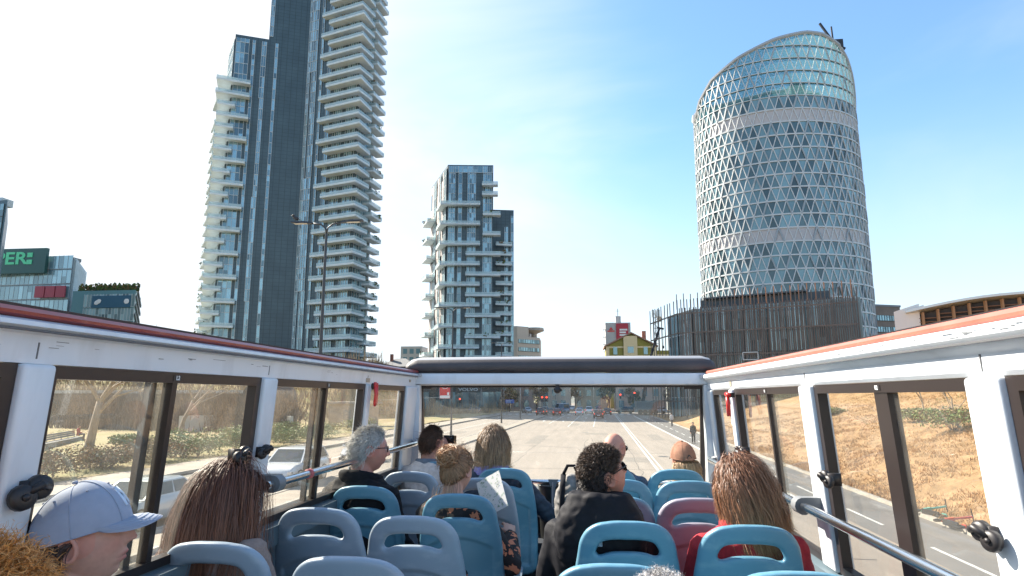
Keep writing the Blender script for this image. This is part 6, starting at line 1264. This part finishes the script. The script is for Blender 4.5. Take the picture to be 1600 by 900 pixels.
for i in range(2):
    x0 = -.085+.085*i; m.add([Mx@Vector(v) for v in ((x0,.0+.006*(i==0),-.11),(x0+.085,.006*(i==1)*0,-.11),(x0+.085,0,.11),(x0,.006*(i==0),.11),(x0,.004,-.11),(x0+.085,.002,-.11),(x0+.085,.002,.11),(x0,.008,.11))],[(0,1,2,3),(7,6,5,4),(0,4,5,1),(2,6,7,3),(0,3,7,4),(1,5,6,2)])
m.build('sheet',MAPM,t,local=True); m = MB()
for i in range(26):
    x,z = rnd.uniform(-.07,.07),rnd.uniform(-.095,.095); m.add([Mx@Vector(v) for v in ((x,-.0022,z),(x+rnd.uniform(.004,.02),-.0022,z+.002),(x+.008,-.0022,z+rnd.uniform(.004,.014)))],[(0,1,2)])
m.build('drawing',pm('map_ink',(.28,.36,.26),.8),t,local=True)['kind'] = 'stuff'
# 7 girl in navy with a lilac hood
I = person('person with blond bobbed hair in a navy jacket with a lilac hood, front row', (771,671), 4.76, hrot=(-4,-6,0), body=1.12, top=NAVY, trousers=LILAC, skin=(.55,.32,.25), fold=.016, arms={1:((.185,-.012,.495),(.40,.03,.27),(.28,.33,.28))})
hair(I,'long',(.20,.12,.065),8000,.225,.002,seed=8,var=.25,volume=.024,tip=(.46,.30,.16),wave=.005); m = MB(); m.ball((0,-.075,.565),(.125,.07,.065),14); m.tube([(math.sin(a)*.10,-.02-math.cos(a)*.085,.60-.02*(1-math.cos(a))) for a in [2*math.pi*i/20 for i in range(21)]],.028,8); dress(I,'hood',m,LILAC,.009,4,fold=.012)
# 8 hooded man looking up
I = person('person in a black hooded jacket and sunglasses, head tilted up to the right', (926,704), 2.93, yaw=-8, hrot=(-54,20,0), skin=(.52,.28,.20), body=1.12, top=HOODC, trousers=JEANS, fold=.007, stubble=.35)
hair(I,'short',(.035,.026,.022),5200,.018,.0018,seed=9,var=.3,volume=.003,low=-.07,cap_off=.003); hair(I,'curly',(.070,.045,.032),4200,.022,.0018,seed=19,var=.3,volume=.006,low=.03,front=.06,name='curls',tip=(.13,.085,.058),scalp=False,wave=.0035); glasses(I,FRB,LENSD,r=.024)
m = MB(); m.loft([ell(0,-.085,z,a,b,20,2.8) for z,a,b in ((.36,.07,.05),(.385,.14,.10),(.44,.185,.125),(.52,.195,.135),(.60,.175,.125),(.65,.145,.105),(.685,.125,.09))]); m.tube([(math.sin(a)*.125,-.04-math.cos(a)*.125,.665-.05*(1-math.cos(a))) for a in [2*math.pi*i/24 for i in range(25)]],.032,8); dress(I,'hood',m,HOODC,.009,3,fold=.008)
m = MB(); m.box(-.03,.022,-.232,-.216,.50,.52); dress(I,'hood_tag',m,pm('tag_grey',(.30,.36,.42),.6),smooth=False)
# 9 bald man
I = person('bald person with dark glasses in a blue grey jacket in the front row', (958,677), 4.80, yaw=-6, hrot=(-30,0,0), skin=(.52,.26,.19), body=1.1, top=DENIM, trousers=JEANS, fold=.014)
hair(I,'short',(.10,.08,.07),900,.008,.002,seed=10,var=.3,volume=.002,low=-.07,crownz=.0,name='stubble_hair',scalp=False); glasses(I,FRB,LENSD,r=.024); shirt_collar(I,DENIM,.034)
# 10 brown cap
I = person('person in a brown baseball cap with long blond hair, front row at the right', (1066,689), 4.78, yaw=6, hrot=(8,0,-3), body=.92, top=WHITEC, trousers=JEANS, topoff=.028)
hair(I,'long',(.42,.26,.13),4200,.24,.0026,seed=11,var=.22,volume=.024,front=.2,low=-.06,crownz=.0,tip=(.52,.35,.20),wave=.005,cap_off=.003); ball_cap(I,CAPB,off=.016,slot=True)
# 11 red coat
I = person('person with shoulder length auburn hair in a bright red coat at the right', (1158,724), 2.90, yaw=2, hrot=(-8,2,-2), body=1.10, top=REDC, top_name='coat', trousers=BLKC, fold=.007)
hair(I,'long',(.165,.070,.036),11000,.265,.0021,seed=13,drift=.28,var=.2,volume=.034,tip=(.36,.18,.085),wave=.006); shirt_collar(I,REDC,.036,.10,.095,.60)
# 12 fuzzy head at the bottom edge
I = person('person whose fuzzy grey hair just shows at the bottom edge', (1035,915), 1.42, body=.9, top=GREYC, trousers=JEANS, voxel=.009, scale=.84)
hair(I,'curly',(.30,.28,.27),3600,.035,.0016,seed=14,var=.3,volume=.012,wave=.004,low=-.06,tip=(.6,.58,.56))
# people outside the bus
def far_person(px, py, Yz, label, top, tr, skin=(.4,.22,.16), yaw=180, s=1., arms=None):
    p = atZ(px, py, Yz); I = person(label, None, 0, root=(p.x,p.y,Yz+.93*s), scale=s, yaw=yaw, top=top, trousers=tr, stand=True, voxel=.012, skin=skin, arms=arms or {q:((q*.165,-.012,.495),(q*.22,-.02,.24),(q*.23,.08,.0)) for q in (-1,1)}); hair(I,'short',(.03,.025,.02),700,.03,.006,seed=31,low=-.06,cap_off=.01); return I
far_person(1084,693,.006,'pedestrian in black walking on the grey path toward us',BLKC,BLKC,yaw=170); far_person(1050,666,.006,'pedestrian in pale clothes farther along the path beside the mound',WHITEC,GREYC,yaw=10)
q = bp1+(bp0-bp1)*.08; I = person('person in a red top sitting at the end of the park bench', None, 0, root=(q.x-.25,q.y+.2,park_z(q.x,q.y)+.47), scale=1.0, yaw=R(0)+math.degrees(ba)+180, top=REDC, trousers=JEANS, voxel=.014); hair(I,'short',(.2,.13,.09),500,.06,.008,seed=33,low=-.06)
# rucksack hung on the seat left of the hooded man
q = atY(893,790,4.02); t = thing('rucksack','grey rucksack with black straps on the seat left of the hooded man','bag',(q.x,q.y,q.z)); m = MB(); m.ball((0,0,0),(.10,.09,.19),16); m.ball((.0,-.06,-.08),(.08,.05,.08),12); o = m.build('bag_body',cloth('bag_grey',(.26,.245,.225)),t,smooth=True,local=True); remesh(o,.01,3); crumple(o.data,.02,10.)
for k in (-1,1): m = MB(); m.tube([(k*.045,-.03,.185),(k*.05,-.10,.12),(k*.055,-.115,.0),(k*.06,-.09,-.13)],[(.016,.006)]*4,6); m.build('strap',BLKC,t,smooth=True,local=True)
m = MB(); m.tube([(-.045,-.03,.185),(-.02,-.03,.235),(.02,-.03,.235),(.045,-.03,.185)],.010,8); m.build('handle',BLKC,t,smooth=True,local=True)
